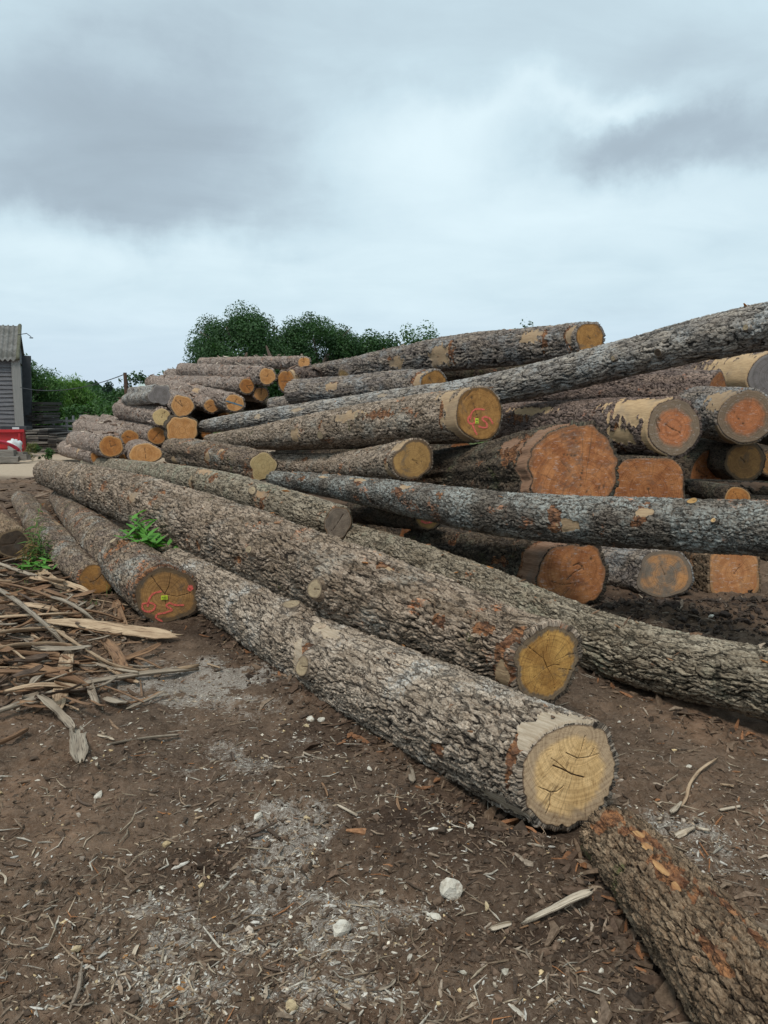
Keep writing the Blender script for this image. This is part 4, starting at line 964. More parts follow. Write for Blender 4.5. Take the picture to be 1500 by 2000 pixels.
def strip(label, px, wpx, mt, off=(.03,), th=.012, curl=.2, seed=1, name='bark_strip', cat='bark', group=None, fray=0):
    if len(off) == 1: off = off * len(px)
    pts = np.array([gpt(x, y, o) for (x, y), o in zip(px, off)])
    d = np.linalg.norm(pts.mean(0) - CAMP)
    return place(name, strip_mesh(name, pts, wpx * .85 * d / FPX, th, SM[mt], seed, curl, fray), label, cat, group)
strip('long pale split slab lying level across the heap of torn bark', [(95, 1243), (180, 1247), (260, 1254), (345, 1256)], 27, 'tan', (.11, .10, .08, .05), .02, .1, 3)
strip('wide tan slab running off the left edge across the torn bark heap', [(-40, 1270), (40, 1264), (108, 1258)], 24, 'tan', (.1, .12, .11), .018, .1, 4)
strip('thin strip sagging from the slabs down to the right tip of the heap', [(100, 1255), (160, 1290), (225, 1318), (300, 1322), (388, 1312)], 13, 'tan', (.12, .09, .06, .03, .04), .014, .2, 5)
strip('long grey barked strip curving from the left edge to the heap tip', [(-20, 1412), (60, 1388), (160, 1355), (270, 1335), (385, 1316)], 17, 'grey', (.04, .05, .05, .05, .03), .016, .3, 6)
strip('strip leaning down from the left edge over the slabs', [(-5, 1178), (40, 1215), (95, 1262), (128, 1282)], 17, 'grey', (.13, .14, .13, .08), .014, .2, 7)
strip('broad short plank like piece pointing at the viewer under the slabs', [(133, 1290), (125, 1340), (108, 1400)], 30, 'tan', (.06, .05, .02), .018, .08, 8)
strip('frayed grey piece of bark with a splintered end lying on its own below the heap', [(150, 1432), (152, 1468), (156, 1504)], 34, 'grey', (.02, .03, .03), .02, .2, 9, fray=.6)
strip('thin splintered stick right of the frayed grey piece of bark', [(192, 1462), (250, 1455), (300, 1448), (350, 1444)], 9, 'grey', (.01, .02, .02, .02), .008, .3, 10)
strip('rough scaly slab of bark standing out below the tagged log', [(228, 1188), (234, 1212), (245, 1240)], 20, 'brown', (.05, .05, .03), .022, .3, 11)
strip('pale narrow slab left of the tagged log above the broad slabs', [(0, 1232), (60, 1228), (120, 1222), (185, 1214)], 12, 'tan', (.1, .1, .09, .06), .012, .2, 12)
strip('tan strip along the upper edge of the heap by the rotten faced log', [(-20, 1135), (30, 1122), (58, 1116)], 12, 'tan', (.06, .06, .05), .012, .2, 13)
strip('brown strip dropping to the lower left corner of the heap', [(-20, 1470), (20, 1455), (55, 1436)], 15, 'brown', (.03,), .015, .3, 14)
strip('crossing stick that props up the slabs from below', [(60, 1258), (80, 1285), (98, 1312)], 7, 'brown', (.12, .07, .02), .01, .2, 15)
strip('scaly bark piece under the slabs left of the thin sagging strip', [(205, 1265), (225, 1290), (245, 1335)], 26, 'brown', (.03,), .015, .4, 16)
strip('bark piece with a rough underside below the sagging strip', [(222, 1322), (240, 1335), (262, 1342)], 20, 'brown', (.03,), .015, .4, 17)
strip('slim reddish stick below the sagging strip', [(250, 1294), (285, 1302), (315, 1318)], 7, 'brown', (.04,), .008, .2, 18)
rg = np.random.default_rng(5)
for i, (x_, y_, a_, l_, w_, mt) in enumerate([(20, 1205, .25, 170, 15, 'tan'), (-20, 1300, -.2, 190, 20, 'tan'), (30, 1330, .35, 150, 16, 'brown'), (100, 1190, .7, 110, 12, 'grey'), (-30, 1345, .1, 200, 18, 'brown'), (10, 1385, -.3, 160, 14, 'tan'), (60, 1150, .3, 120, 12, 'tan'), (120, 1215, .15, 120, 10, 'brown'), (60, 1375, -1.1, 90, 15, 'grey'), (0, 1160, .5, 150, 13, 'brown')]):
    strip(['tan', 'broad tan', 'reddish', 'grey', 'broad reddish', 'pale', 'upper tan', 'narrow brown', 'steep grey', 'upper brown'][i] + ' slab of bark lying over the shreds of the heap at the left', [(x_ + l_ * t * math.cos(a_), y_ + l_ * t * math.sin(a_) * .5) for t in (0, .35, .7, 1)], w_, mt, (.1, .11, .09, .05), .014, .2, 700 + i)
gl = ''
for i in range(230):
    px, py = rg.normal(40, 95), rg.uniform(1105, 1395)
    if px > 250 - max(0, 1240 - py) * .9: continue
    a = rg.normal(.15, .55) if rg.random() < .75 else rg.uniform(-1.5, 1.5)
    l = rg.uniform(20, 120); n = 4
    bend = rg.normal(0, .12)
    pts = []; x_, y_ = px, py
    for k in range(n): pts.append((x_, y_)); x_ += l / 3 * math.cos(a); y_ += l / 3 * math.sin(a) * .45; a += bend
    h0, h1 = rg.uniform(.005, .15, 2) * (1 - min(1, abs(px - 40) / 300))
    mt = rg.choice(['tan', 'brown', 'grey', 'dark', 'brown'], p=[.14, .28, .2, .2, .18])
    gl = ('long ' if l > 75 else 'short ' if l < 40 else '') + {'tan': 'light tan', 'brown': 'reddish brown', 'grey': 'weathered grey', 'dark': 'blackish brown'}[str(mt)] + ' strip of torn bark in the heap on the left'
    strip(gl, pts, float(rg.choice([rg.uniform(3, 7), rg.uniform(7, 19)], p=[.45, .55])), str(mt), (h0, h0 * .66 + h1 * .33, h0 * .33 + h1 * .66, h1 + .01), rg.uniform(.006, .014), rg.uniform(0, .4), 100 + i, group='torn bark strips in the heap at the left')
for i in range(46):
    px, py = rg.uniform(0, 1450), rg.uniform(1430, 1990)
    if px > 1130 or 440 + (px - 400) * .75 > 2000 or (py < 1150 + .62 * (px - 300)): continue
    a = rg.uniform(-3, 3); l = rg.uniform(14, 60); bend = rg.normal(0, .3); pts = []; x_, y_ = px, py
    for k in range(4): pts.append((x_, y_)); x_ += l / 3 * math.cos(a); y_ += l / 3 * math.sin(a) * .6; a += bend
    mt = str(rg.choice(['grey', 'brown', 'dark', 'pale']))
    strip('small ' + mt + ' sliver trodden into the open soil ' + ('left of the foreground logs' if px < 500 else 'below the foreground logs'), pts, rg.uniform(3, 8), mt, (.006,), .006, .3, 400 + i, group='slivers trodden into the soil', name='wood_sliver', cat='wood sliver')
# single pieces of wood on the open ground
strip('broken plank piece with a splintered pale end beside the big white stone', [(1026, 1812), (1075, 1795), (1120, 1780), (1156, 1768)], 19, 'pale', (.02, .03, .045, .05), .014, .1, 31, 'broken_plank', 'wood piece', fray=.4)
strip('small pale chip left of the broken plank piece', [(958, 1822), (975, 1817), (998, 1810)], 11, 'pale', (.012,), .01, .1, 32, 'wood_chip', 'wood chip')
strip('thin crooked root lying alone on the soil right of the straw faced log', [(1401, 1489), (1370, 1510), (1348, 1538), (1340, 1565), (1331, 1584)], 6, 'tan', (.02, .02, .02, .02, .02), .012, .1, 33, 'root', 'root')
for i, (a, b, w_, l_) in enumerate([((1312, 1592), (1330, 1572), 14, 'white grey chip at the lower tip of the thin crooked root'), ((1286, 1606), (1304, 1596), 10, 'white grey chip below left of the thin crooked root'),
        ((1404, 1588), (1446, 1580), 9, 'long white chip right of the thin crooked root'), ((1318, 1640), (1356, 1622), 13, 'broad grey flake above the rough brown log'), ((1360, 1622), (1386, 1628), 8, 'small white flake right of the broad grey flake'),
        ((524, 1625), (548, 1645), 15, 'dark block of wood between the sawdust patch and the mud'), ((490, 1640), (512, 1636), 8, 'pale flake left of the dark block of wood'), ((800, 1498), (806, 1532), 15, 'upright grey bark piece in the mud beside the pale foreground log'),
        ((660, 1578), (698, 1598), 6, 'white splinter above the mud right of the sawdust patch'), ((396, 1645), (414, 1650), 6, 'short pale splinter at the left of the small chips'), ((480, 1640), (540, 1612), 5, 'crooked grey splinter behind the dark block'),
        ((380, 1605), (398, 1600), 5, 'orange brown chip in the brown soil'), ((1408, 1537), (1432, 1540), 7, 'yellow chip high on the soil right of the root'), ((405, 1300), (430, 1308), 6, 'orange chip on the grey sawdust by the straw faced log')]):
    strip(l_, [a, ((a[0] + b[0]) / 2, (a[1] + b[1]) / 2), b], w_, 'dark' if 'dark block' in l_ else 'tan' if ('orange' in l_ or 'yellow' in l_) else 'grey' if 'bark piece' in l_ else 'pale', (.012,), .012, .05, 50 + i, 'wood_chip', 'wood chip')

# ---- stones
def stone_shape(seed, k=2):
    import bmesh
    bm = bmesh.new(); bmesh.ops.create_icosphere(bm, subdivisions=k, radius=1)
    V = np.array([v.co[:] for v in bm.verts]); F = [[v.index for v in f.verts] for f in bm.faces]; bm.free()
    rg_ = np.random.default_rng(seed)
    for _ in range(9):
        n = rg_.normal(0, 1, 3); n /= np.linalg.norm(n); d = V @ n; cut = rg_.uniform(.45, .8)
        V = V - np.maximum(0, d - cut)[:, None] * n * .9
    V *= 1 + .13 * rg_.normal(0, 1, (len(V), 1)); V = V * np.array([1, .85, 1]) + np.outer(V[:, 2] * .25, [1, .3, 0])
    return V, F
m_chalk = simple('chalk_stone', (.62, .58, .50), (.48, .43, .35), 30, .9, bump=.6, bd=.01, dirt=.7, dcol=(.16, .11, .075))
m_flint = simple('yellow_stone', (.50, .40, .24), (.38, .29, .18), 40, .85, bump=.5, bd=.006, dirt=.5, dcol=(.14, .1, .07))
for i, (px, py, w_, h_, l_) in enumerate([(880, 1737, 46, 50, 'largest white chalk stone in the mud'), (664, 1813, 38, 36, 'rounded white chalk stone on the pale sawdust patch'), (951, 1772, 17, 16, 'small cream stone right of the largest chalk stone'),
        (848, 1789, 26, 16, 'flat white stone below left of the largest chalk stone'), (567, 1968, 24, 26, 'cream stone near the bottom edge of the photo'), (505, 1596, 26, 16, 'white stone on the upper sawdust patch'),
        (607, 1404, 20, 12, 'white stone near the side of the pale foreground log'), (628, 1406, 16, 12, 'grey white stone beside another near the pale foreground log'), (192, 1552, 17, 13, 'white stone alone in the brown soil on the left'),
        (190, 1724, 19, 12, 'flat white stone low in the brown soil on the left'), (598, 1417, 14, 10, 'yellowish pebble below the white stones near the foreground log'), (148, 1854, 20, 14, 'yellowish stone in the lower left soil'),
        (745, 1742, 14, 14, 'pebble at the right edge of the pale sawdust patch'), (1345, 1497, 12, 9, 'small white pebble on the soil behind the root'), (168, 1612, 40, 12, 'x'), (918, 1612, 24, 12, 'grey stone half sunk in the mud under the pale foreground log'),
        (722, 1502, 14, 9, 'white pebble in front of the mud by the foreground log'), (600, 1598, 14, 11, 'cream pebble on the right side of the upper sawdust patch'), (1211, 1411, 11, 8, 'white pebble behind the straw coloured face'),
        (1388, 1203, 14, 7, 'white pebble on the dirt mound at the right'), (860, 1745, 10, 9, 'x'), (1120, 1752, 15, 8, 'white pebble above the broken plank'), (1174, 1896, 13, 8, 'pale pebble left of the rough brown log')]):
    if l_ == 'x': continue
    V, F = stone_shape(i + 3); p = gpt(px, py + h_ * .3); d = np.linalg.norm(p - CAMP); r = w_ * d / FPX / 2
    V = V * np.array([r, r * .8, r * h_ / w_ * 1.0]) @ rotz(i * .9 if h_ < 20 else 0).T; V[:, 2] += r * h_ / w_ * .55
    place('stone', mesh('stone', V + p, None, F, m_chalk if 'yellow' not in l_ and 'cream' not in l_ else m_flint, None, False), l_, 'stone')

# ---- countless fragments: chips, fibres, clods, grit
def scatter(N, seed, yr=(1000, 2080), pw=1.0, xr=(-160, 1660)):
    rg_ = np.random.default_rng(seed)
    py = yr[0] + (yr[1] - yr[0]) * rg_.random(N)**pw; px = rg_.uniform(*xr, N)
    r = FWD[None] + RGT[None] * ((px - 750) / FPX)[:, None] - UPV[None] * ((py - 1000) / FPX)[:, None]
    t = -CAM_H / r[:, 2]; p = CAMP + r * t[:, None]
    return p, rg_
def outside_logs(p, margin=.9):
    ok = np.ones(len(p), bool)
    for k in ('A', 'B', 'C', 'D', 'D2', 'D3', 'Z', 'S', 'T', 'U'):
        lg = LOGS[k]; c_ = lg['cen'][::6]; R0 = lg['R'][::6]
        for i in range(len(c_)):
            if c_[i, 2] - R0[i] > .15: continue
            ok &= ~(((p[:, 0] - c_[i, 0])**2 + (p[:, 1] - c_[i, 1])**2) < (R0[i] * .55)**2)
    return ok
def fragments(name, p, rg_, L, Wd, H, cols, bend, tilt, lift):
    N = len(p); yaw = rg_.uniform(0, 2 * math.pi, N); tl = rg_.normal(0, tilt, N); rl = rg_.normal(0, .5, N)
    t = np.array([-1, 0, 1.]); prof = np.array([.45, 1, .35])
    X = np.stack([np.cos(yaw) * np.cos(tl), np.sin(yaw) * np.cos(tl), np.sin(tl)], 1)
    Yv = np.stack([-np.sin(yaw), np.cos(yaw), np.zeros(N)], 1); Z = np.cross(X, Yv)
    Y2 = Yv * np.cos(rl)[:, None] + Z * np.sin(rl)[:, None]; Z2 = np.cross(X, Y2)
    V = np.zeros((N, 12, 3)); bd = rg_.normal(0, bend, N) * L
    for i in range(3):
        for j, (a, b) in enumerate(((-1, -1), (1, -1), (1, 1), (-1, 1))):
            V[:, i * 4 + j] = X * (t[i] * L / 2)[:, None] + Y2 * (a * prof[i] * Wd / 2 + bd * (1 - t[i]**2))[:, None] + Z2 * (b * prof[i] * H / 2)[:, None]
    z = gh(p[:, 0], p[:, 1]) + lift
    V += p[:, None]; V[:, :, 2] += (z - p[:, 2])[:, None]
    f = []
    for i in range(2):
        for j in range(4): f.append((i * 4 + j, i * 4 + (j + 1) % 4, i * 4 + 4 + (j + 1) % 4, i * 4 + 4 + j))
    f += [(3, 2, 1, 0), (8, 9, 10, 11)]
    Qf = (np.array(f)[None] + (np.arange(N) * 12)[:, None, None]).reshape(-1, 4)
    C = np.repeat(np.concatenate([cols, np.ones((N, 1))], 1)[:, None], 12, 1).reshape(-1, 4)
    return link(name, mesh(name, V.reshape(-1, 3), Qf, None, M_CHIP, dict(col=C), False))
def pick(rg_, N, pal, pr):
    pal = np.array(pal); c = pal[rg_.choice(len(pal), N, p=np.array(pr) / sum(pr))]
    return np.clip(c * rg_.uniform(.7, 1.25, (N, 1)), 0, .9)
PALE = [(.42, .38, .32), (.52, .49, .44), (.36, .28, .2), (.22, .155, .1), (.30, .24, .18), (.44, .22, .08)]
p, r_ = scatter(42000, 21); s = sawmask(p[:, 0], p[:, 1]); keep = (r_.random(len(p)) < .05 + 1.3 * s) & outside_logs(p); p = p[keep]; s = s[keep]; N = len(p)
L = r_.lognormal(math.log(.013), .5, N); Wd = L * r_.uniform(.12, .4, N)
tag(fragments('sawdust_chips', p, r_, L, Wd, .0025 + L * .06, pick(r_, N, PALE, (4, 3, 2, 1, 3, .2)), .05, .15, .002), 'pale grey sawdust and small wood chips strewn in patches', 'sawdust', None, 'stuff')
p, r_ = scatter(24000, 22); keep = outside_logs(p) & (r_.random(len(p)) < .72); p = p[keep]; N = len(p)
L = r_.lognormal(math.log(.021), .6, N); Wd = np.maximum(.002, L * r_.uniform(.05, .22, N))
BR = [(.13, .09, .062), (.17, .12, .085), (.22, .165, .12), (.075, .052, .037), (.30, .24, .185), (.24, .12, .06)]
tag(fragments('bark_litter', p, r_, L, Wd, .002 + Wd * .3, pick(r_, N, BR, (4, 4, 2.4, 3, .6, .2)), .12, .22, .003), 'brown bark fibres and shreds trodden all over the soil', 'bark litter', None, 'stuff')
p, r_ = scatter(2000, 23); keep = outside_logs(p) & (r_.random(len(p)) < .25 + sst(fbm(p[:, 0] * 2.2, p[:, 1] * 2.2, 0, 44, 2), -.05, .3)); p = p[keep]; N = len(p)
L = r_.lognormal(math.log(.075), .35, N); Wd = r_.uniform(.0025, .007, N)
tag(fragments('dry_stalks', p, r_, L, Wd, Wd * .7, pick(r_, N, [(.32, .26, .19), (.22, .16, .11), (.40, .36, .30), (.28, .13, .06)], (3, 4, 2, .8)), .16, .2, .008), 'long thin dry fibres and twigs scattered over the soil', 'dry fibres', None, 'stuff')
p, r_ = scatter(60000, 29, (1085, 1440), 1., (-160, 330)); hp = G(30, 1245); m_ = gauss(p[:, 0], p[:, 1], hp[0], hp[1], 1.0, .95) * (p[:, 1] < G(100, 1110)[1]); keep = outside_logs(p) & (r_.random(len(p)) < .05 * m_ + .0); p = p[keep]; m_ = m_[keep]; N = len(p)
L = r_.lognormal(math.log(.17), .5, N); Wd = r_.uniform(.006, .028, N)
tag(fragments('bark_shreds', p, r_, L, Wd, np.full(N, .005), pick(r_, N, [(.17, .105, .065), (.25, .165, .105), (.11, .07, .045), (.34, .25, .17), (.28, .22, .17)], (4, 3, 3, 1.5, 2)), .1, .12, .01 + .06 * m_ * r_.random(N)), 'tangled brown shreds of bark filling the heap on the left', 'bark shreds', None, 'stuff')
def lumps(name, p, r, cols, sink, label, cat, seed, flat=.7):
    base, F = stone_shape(seed, 1); N = len(p); rg_ = np.random.default_rng(seed)
    V = np.repeat(base[None], N, 0) * r[:, None, None] * rg_.uniform(.65, 1.25, (N, 1, 3)) * (1 + .30 * rg_.normal(0, 1, (N, len(base), 1)))
    V[:, :, 2] *= flat; a = rg_.uniform(0, 6.28, N); x = V[:, :, 0] * np.cos(a)[:, None] - V[:, :, 1] * np.sin(a)[:, None]; y = V[:, :, 0] * np.sin(a)[:, None] + V[:, :, 1] * np.cos(a)[:, None]
    V[:, :, 0] = x + p[:, 0:1]; V[:, :, 1] = y + p[:, 1:2]; V[:, :, 2] += (gh(p[:, 0], p[:, 1]) + r * flat * sink)[:, None]
    FF = (np.array(F)[None] + (np.arange(N) * len(base))[:, None, None]).reshape(-1, 3)
    C = np.repeat(np.concatenate([cols, np.ones((N, 1))], 1)[:, None], len(base), 1).reshape(-1, 4)
    o = link(name, mesh(name, V.reshape(-1, 3), None, FF, M_CHIP, dict(col=C), False)); return tag(o, label, cat, None, 'stuff')
p, r_ = scatter(17000, 24); cm = sst(fbm(p[:, 0] * 1.3, p[:, 1] * 1.3, 0, 40, 3), -.18, .32); mnd = sum(gauss(p[:, 0], p[:, 1], a[0], a[1], a[2] * 1.2, a[3] * 1.2, a[5]) for a in MOUNDS)
keep = outside_logs(p) & (r_.random(len(p)) < .12 + .3 * cm + .5 * mnd + .9 * darkmask(p[:, 0], p[:, 1])); p = p[keep]; N = len(p)
lumps('soil_clods', p, np.minimum(.022, r_.lognormal(math.log(.0075), .5, N)), pick(r_, N, [(.11, .075, .052), (.15, .1, .07), (.075, .052, .037)], (3, 2, 2)), .2, 'dark crumbs and clods of soil lying loose', 'soil', 25)
q_, r_ = scatter(3800, 35, (936, 1110), 1., (-160, 420)); keep = outside_logs(q_) & (r_.random(len(q_)) < .6); q_ = q_[keep]; N = len(q_)
L = r_.lognormal(math.log(.11), .6, N); Wd = L * r_.uniform(.1, .35, N)
tag(fragments('bark_litter', q_, r_, L, Wd, Wd * .3, pick(r_, N, [(.09, .06, .042), (.15, .1, .07), (.24, .17, .12), (.32, .25, .18), (.22, .10, .05)], (4, 4, 2, 1, .5)), .12, .2, .012), 'brown bark scraps lying round the far ends of the left hand logs', 'bark litter', None, 'stuff')
def beside(keys, n, seed):
    rg_ = np.random.default_rng(seed); out = []
    for k in keys:
        lg = LOGS[k]; i = rg_.integers(0, len(lg['cen']), n); s_ = rg_.choice([-1, 1], n, p=[.35, .65]); w_ = lg['R'][i] * (.55 + np.abs(rg_.normal(0, .55, n)))
        out.append(lg['cen'][i] + lg['sd'][i] * (s_ * w_)[:, None])
    p_ = np.vstack(out); p_[:, 2] = 0; return p_, rg_
q_, r_ = beside('AADCZ', 420, 71); N = len(q_); L = r_.lognormal(math.log(.04), .6, N); Wd = L * r_.uniform(.1, .45, N)
tag(fragments('bark_litter', q_, r_, L, Wd, Wd * .35, pick(r_, N, [(.10, .065, .045), (.16, .11, .075), (.25, .12, .06), (.30, .23, .17)], (4, 4, 1.2, .8)), .12, .3, .008), 'reddish and brown bark flakes gathered along the sides of the foreground logs', 'bark litter', None, 'stuff')
q_, r_ = beside('AADCZ', 330, 72); N = len(q_)
lumps('soil_clods', q_, np.minimum(.035, r_.lognormal(math.log(.013), .5, N)), pick(r_, N, [(.075, .052, .038), (.11, .075, .052), (.05, .036, .027)], (3, 2, 2)), .2, 'dark clods pushed up along the sides of the foreground logs', 'soil', 73)
q_, r_ = scatter(5200, 33, (1150, 1300), 1., (1150, 1700)); md = sum(gauss(q_[:, 0], q_[:, 1], a[0], a[1], a[2], a[3], a[5]) for a in MOUNDS[:4]); keep = outside_logs(q_) & (r_.random(len(q_)) < .12 + md); q_ = q_[keep]; N = len(q_)
lumps('soil_clods', q_, np.minimum(.05, r_.lognormal(math.log(.018), .5, N)), pick(r_, N, [(.05, .036, .027), (.075, .052, .038), (.035, .025, .02)], (3, 2, 2)), .2, 'black clods heaped into the dirt mound behind the right hand log', 'soil', 34)
L = np.minimum(.11, r_.lognormal(math.log(.035), .6, N // 2)); Wd = L * r_.uniform(.08, .3, N // 2)
tag(fragments('bark_litter', q_[:N // 2], r_, L, Wd, Wd * .35, pick(r_, N // 2, [(.07, .05, .04), (.13, .1, .075), (.25, .2, .15)], (4, 3, .6)), .12, .35, .02), 'dark bark shreds sticking out of the dirt mound', 'bark litter', None, 'stuff')
p, r_ = scatter(2300, 26); keep = outside_logs(p); p = p[keep]; N = len(p)
lumps('gravel', p, r_.lognormal(math.log(.0055), .45, N), pick(r_, N, [(.58, .53, .44), (.5, .38, .22), (.4, .34, .28), (.25, .2, .16)], (3, 2, 2, 2)), .35, 'small pale pebbles and grit in the soil', 'gravel', 27)
# loose flakes of bark lying on the logs
def on_logs(keys, n, seed):
    rg_ = np.random.default_rng(seed); out = []
    for k in keys:
        lg = LOGS[k]; V = lg['V']; m_, n_ = V.shape[:2]
        i = rg_.integers(2, m_ - 2, n); j = (rg_.normal(0, n_ * .10, n)).astype(int) % n_
        out.append(V[i, j])
    return np.vstack(out), rg_
p, r_ = on_logs('ABCGIJKEHFD', 55, 31); N = len(p); z0 = p[:, 2].copy()
L = r_.lognormal(math.log(.035), .5, N); Wd = L * r_.uniform(.2, .5, N)
_gh = gh; gh = lambda x, y: z0
tag(fragments('bark_crumbs', p, r_, L, Wd, Wd * .3, pick(r_, N, [(.28, .15, .08), (.18, .11, .07), (.35, .27, .2), (.38, .17, .06)], (3, 3, 1, 1)), .1, .3, .006), 'loose reddish crumbs and flakes of bark lying on top of the logs', 'bark crumbs', None, 'stuff')
p, r_ = on_logs(['pa', 'pa0', 'pb', 'pb2', 'pc', 'pf', 'pk', 'pl_', 'pn', 'po', 'po2', 'pv', 'pj', 'pq'], 20, 32); N = len(p); z0 = p[:, 2].copy()
L = r_.lognormal(math.log(.17), .45, N); Wd = L * r_.uniform(.12, .35, N)
tag(fragments('bark_curls', p, r_, L, Wd, np.full(N, .012), pick(r_, N, [(.38, .30, .25), (.27, .20, .16), (.48, .40, .33), (.18, .12, .09)], (3, 3, 1.5, 1.5)), .12, .35, .03), 'shaggy loose curls of bark peeling from the pine logs', 'bark curls', None, 'stuff')
gh = _gh

# ---- green plants between the foreground logs
def leaf_mesh(name, m, l=1., w=.42, fold=.18, droop=.25):
    n = 6; V = []; t = np.linspace(0, 1, n)
    wd = w / 2 * np.sin(np.pi * np.clip(t, 0, 1)**.75)**.8 * (1 - .15 * t)
    for s in (-1, 0, 1):
        for i in range(n): V.append((t[i] * l, s * wd[i], abs(s) * fold * wd[i] - droop * t[i]**2 * l + (.02 * (i % 2) if s else 0)))
    q = []
    for k in range(2):
        for i in range(n - 1): q.append((k * n + i, k * n + i + 1, (k + 1) * n + i + 1, (k + 1) * n + i))
    return mesh(name, np.array(V), q, None, m, dict(rnd=np.full(len(V), .5)), True)
M_LEAF = leaf_mat('leaf_fresh_green', (.09, .27, .045), (.17, .38, .07), .3)
M_WEED = leaf_mat('leaf_dull_green', (.06, .14, .03), (.11, .19, .045), .3)
M_REDW = leaf_mat('leaf_reddish', (.25, .10, .04), (.20, .16, .05), .25)
M_STEM = simple('green_stem', (.12, .2, .05), (.16, .17, .06), 20)
def plant(label, base, tips, m, ls, nl, seed, name='leafy_plant', shape=(.42, .18, .25), cat='plant', r=.006):
    rg_ = np.random.default_rng(seed); root = empty(name, base, label, cat)
    lm = leaf_mesh('leaf', m, 1, *shape)
    for tp in tips:
        mid = (base + tp) / 2 + rg_.normal(0, .03, 3) + np.array([0, 0, .03]); C = catmull(np.array([base, mid, tp]), 10)
        st_ = MB().tube(C, np.linspace(r, r * .5, len(C)), 5).obj('stem', M_STEM, root)
        for k in range(nl):
            f = 1 - .8 * (k / nl)**1.2; i = int(f * (len(C) - 1)); a = k * 2.4 + rg_.uniform(0, 1); s = ls * rg_.uniform(.65, 1.15) * (1.05 if k > 2 else .75)
            o = link('leaf', lm, root); el_ = rg_.uniform(-.1, .5) + (.5 if k < 2 else 0)
            o.matrix_basis = Matrix.Translation(Vector(C[i])) @ Matrix.Rotation(a, 4, 'Z') @ Matrix.Rotation(-el_, 4, 'Y') @ Matrix.Rotation(rg_.normal(0, .3), 4, 'X') @ Matrix.Scale(s, 4)
b0 = P(285, 1098, 7.35); b0[2] = .22
plant('bright green broad leaved plant growing between the tagged log and the longest log', b0, [P(268, 1006, 6.9), P(252, 1045, 6.8), P(283, 1038, 6.8), P(262, 1028, 6.9), P(296, 1058, 6.7), P(275, 1058, 6.7), P(245, 1068, 6.7), P(258, 1015, 6.9), P(275, 1022, 6.8), P(240, 1052, 6.8), P(288, 1050, 6.7), P(305, 1062, 6.7)], M_LEAF, .19, 9, 3)
b1 = P(325, 1098, 7.1); b1[2] = .18
plant('lower bright green sprig just above the top edge of the tagged log', b1, [P(318, 1062, 7.1), P(333, 1072, 7.0), P(322, 1082, 6.9), P(308, 1072, 7), P(338, 1080, 6.8), P(328, 1066, 6.8)], M_LEAF, .17, 8, 4)
b2 = P(72, 1115, 8.2); b2[2] = .03
plant('tall reddish green weed standing in front of the slim grey log', b2, [P(80, 985, 8.4), P(62, 1045, 8.2), P(70, 1010, 8.3), P(88, 1060, 8.2), P(52, 1085, 8), P(84, 1020, 8.2), P(95, 1080, 8.1), P(75, 1040, 8.2)], M_WEED, .13, 17, 5, 'weed', (.2, .1, .5), 'weed', .005)
plant('rusty brown dead dock among the weeds beside the rotten faced log', b2 + np.array([-.08, -.15, 0]), [P(58, 1040, 8), P(50, 1062, 7.9), P(66, 1052, 8), P(60, 1075, 7.9)], M_REDW, .085, 18, 6, 'weed', (.22, .1, .5), 'weed', .004)
b3 = P(60, 1118, 7.9); b3[2] = .04
plant('low green leaves at the foot of the tall reddish weed', b3, [P(38, 1108, 7.8), P(78, 1104, 7.7), P(95, 1095, 7.8), P(55, 1098, 7.9), P(104, 1112, 7.6)], M_LEAF, .13, 6, 7)
def grass(label, spots, seed, m):
    rg_ = np.random.default_rng(seed); V = []; Q_ = []; rn = []
    for (px, py, n, w_, h_) in spots:
        for _ in range(n):
            p_ = gpt(px + rg_.normal(0, w_), py + rg_.normal(0, w_ * .3)); a = rg_.uniform(0, 6.28); l_ = h_ * rg_.uniform(.5, 1.2); d = np.array([math.cos(a), math.sin(a), 0]) * l_ * rg_.uniform(.15, .7); b = np.array([-math.sin(a), math.cos(a), 0]) * .003
            o = len(V)
            for t in (0, .5, 1.): c_ = p_ + d * t**1.7 + np.array([0, 0, l_ * (t - .25 * t * t)]); V += [c_ - b * (1 - .8 * t), c_ + b * (1 - .8 * t)]
            Q_ += [(o, o + 1, o + 3, o + 2), (o + 2, o + 3, o + 5, o + 4)]; rn += [rg_.random()] * 6
    o = link('grass', mesh('grass', np.array(V), Q_, None, m, dict(rnd=np.array(rn)))); return tag(o, label, 'grass', None, 'stuff')
grass('thin green grass growing between the logs on the left', [(195, 1090, 45, 14, .13), (215, 1160, 26, 16, .14), (205, 1088, 20, 8, .16), (120, 1175, 16, 16, .1), (60, 1130, 20, 26, .1), (105, 1105, 30, 12, .12), (40, 1165, 12, 12, .08), (180, 1185, 8, 12, .09), (235, 1150, 10, 8, .12)], 9, leaf_mat('grass_green', (.07, .15, .03), (.16, .24, .06), .25))
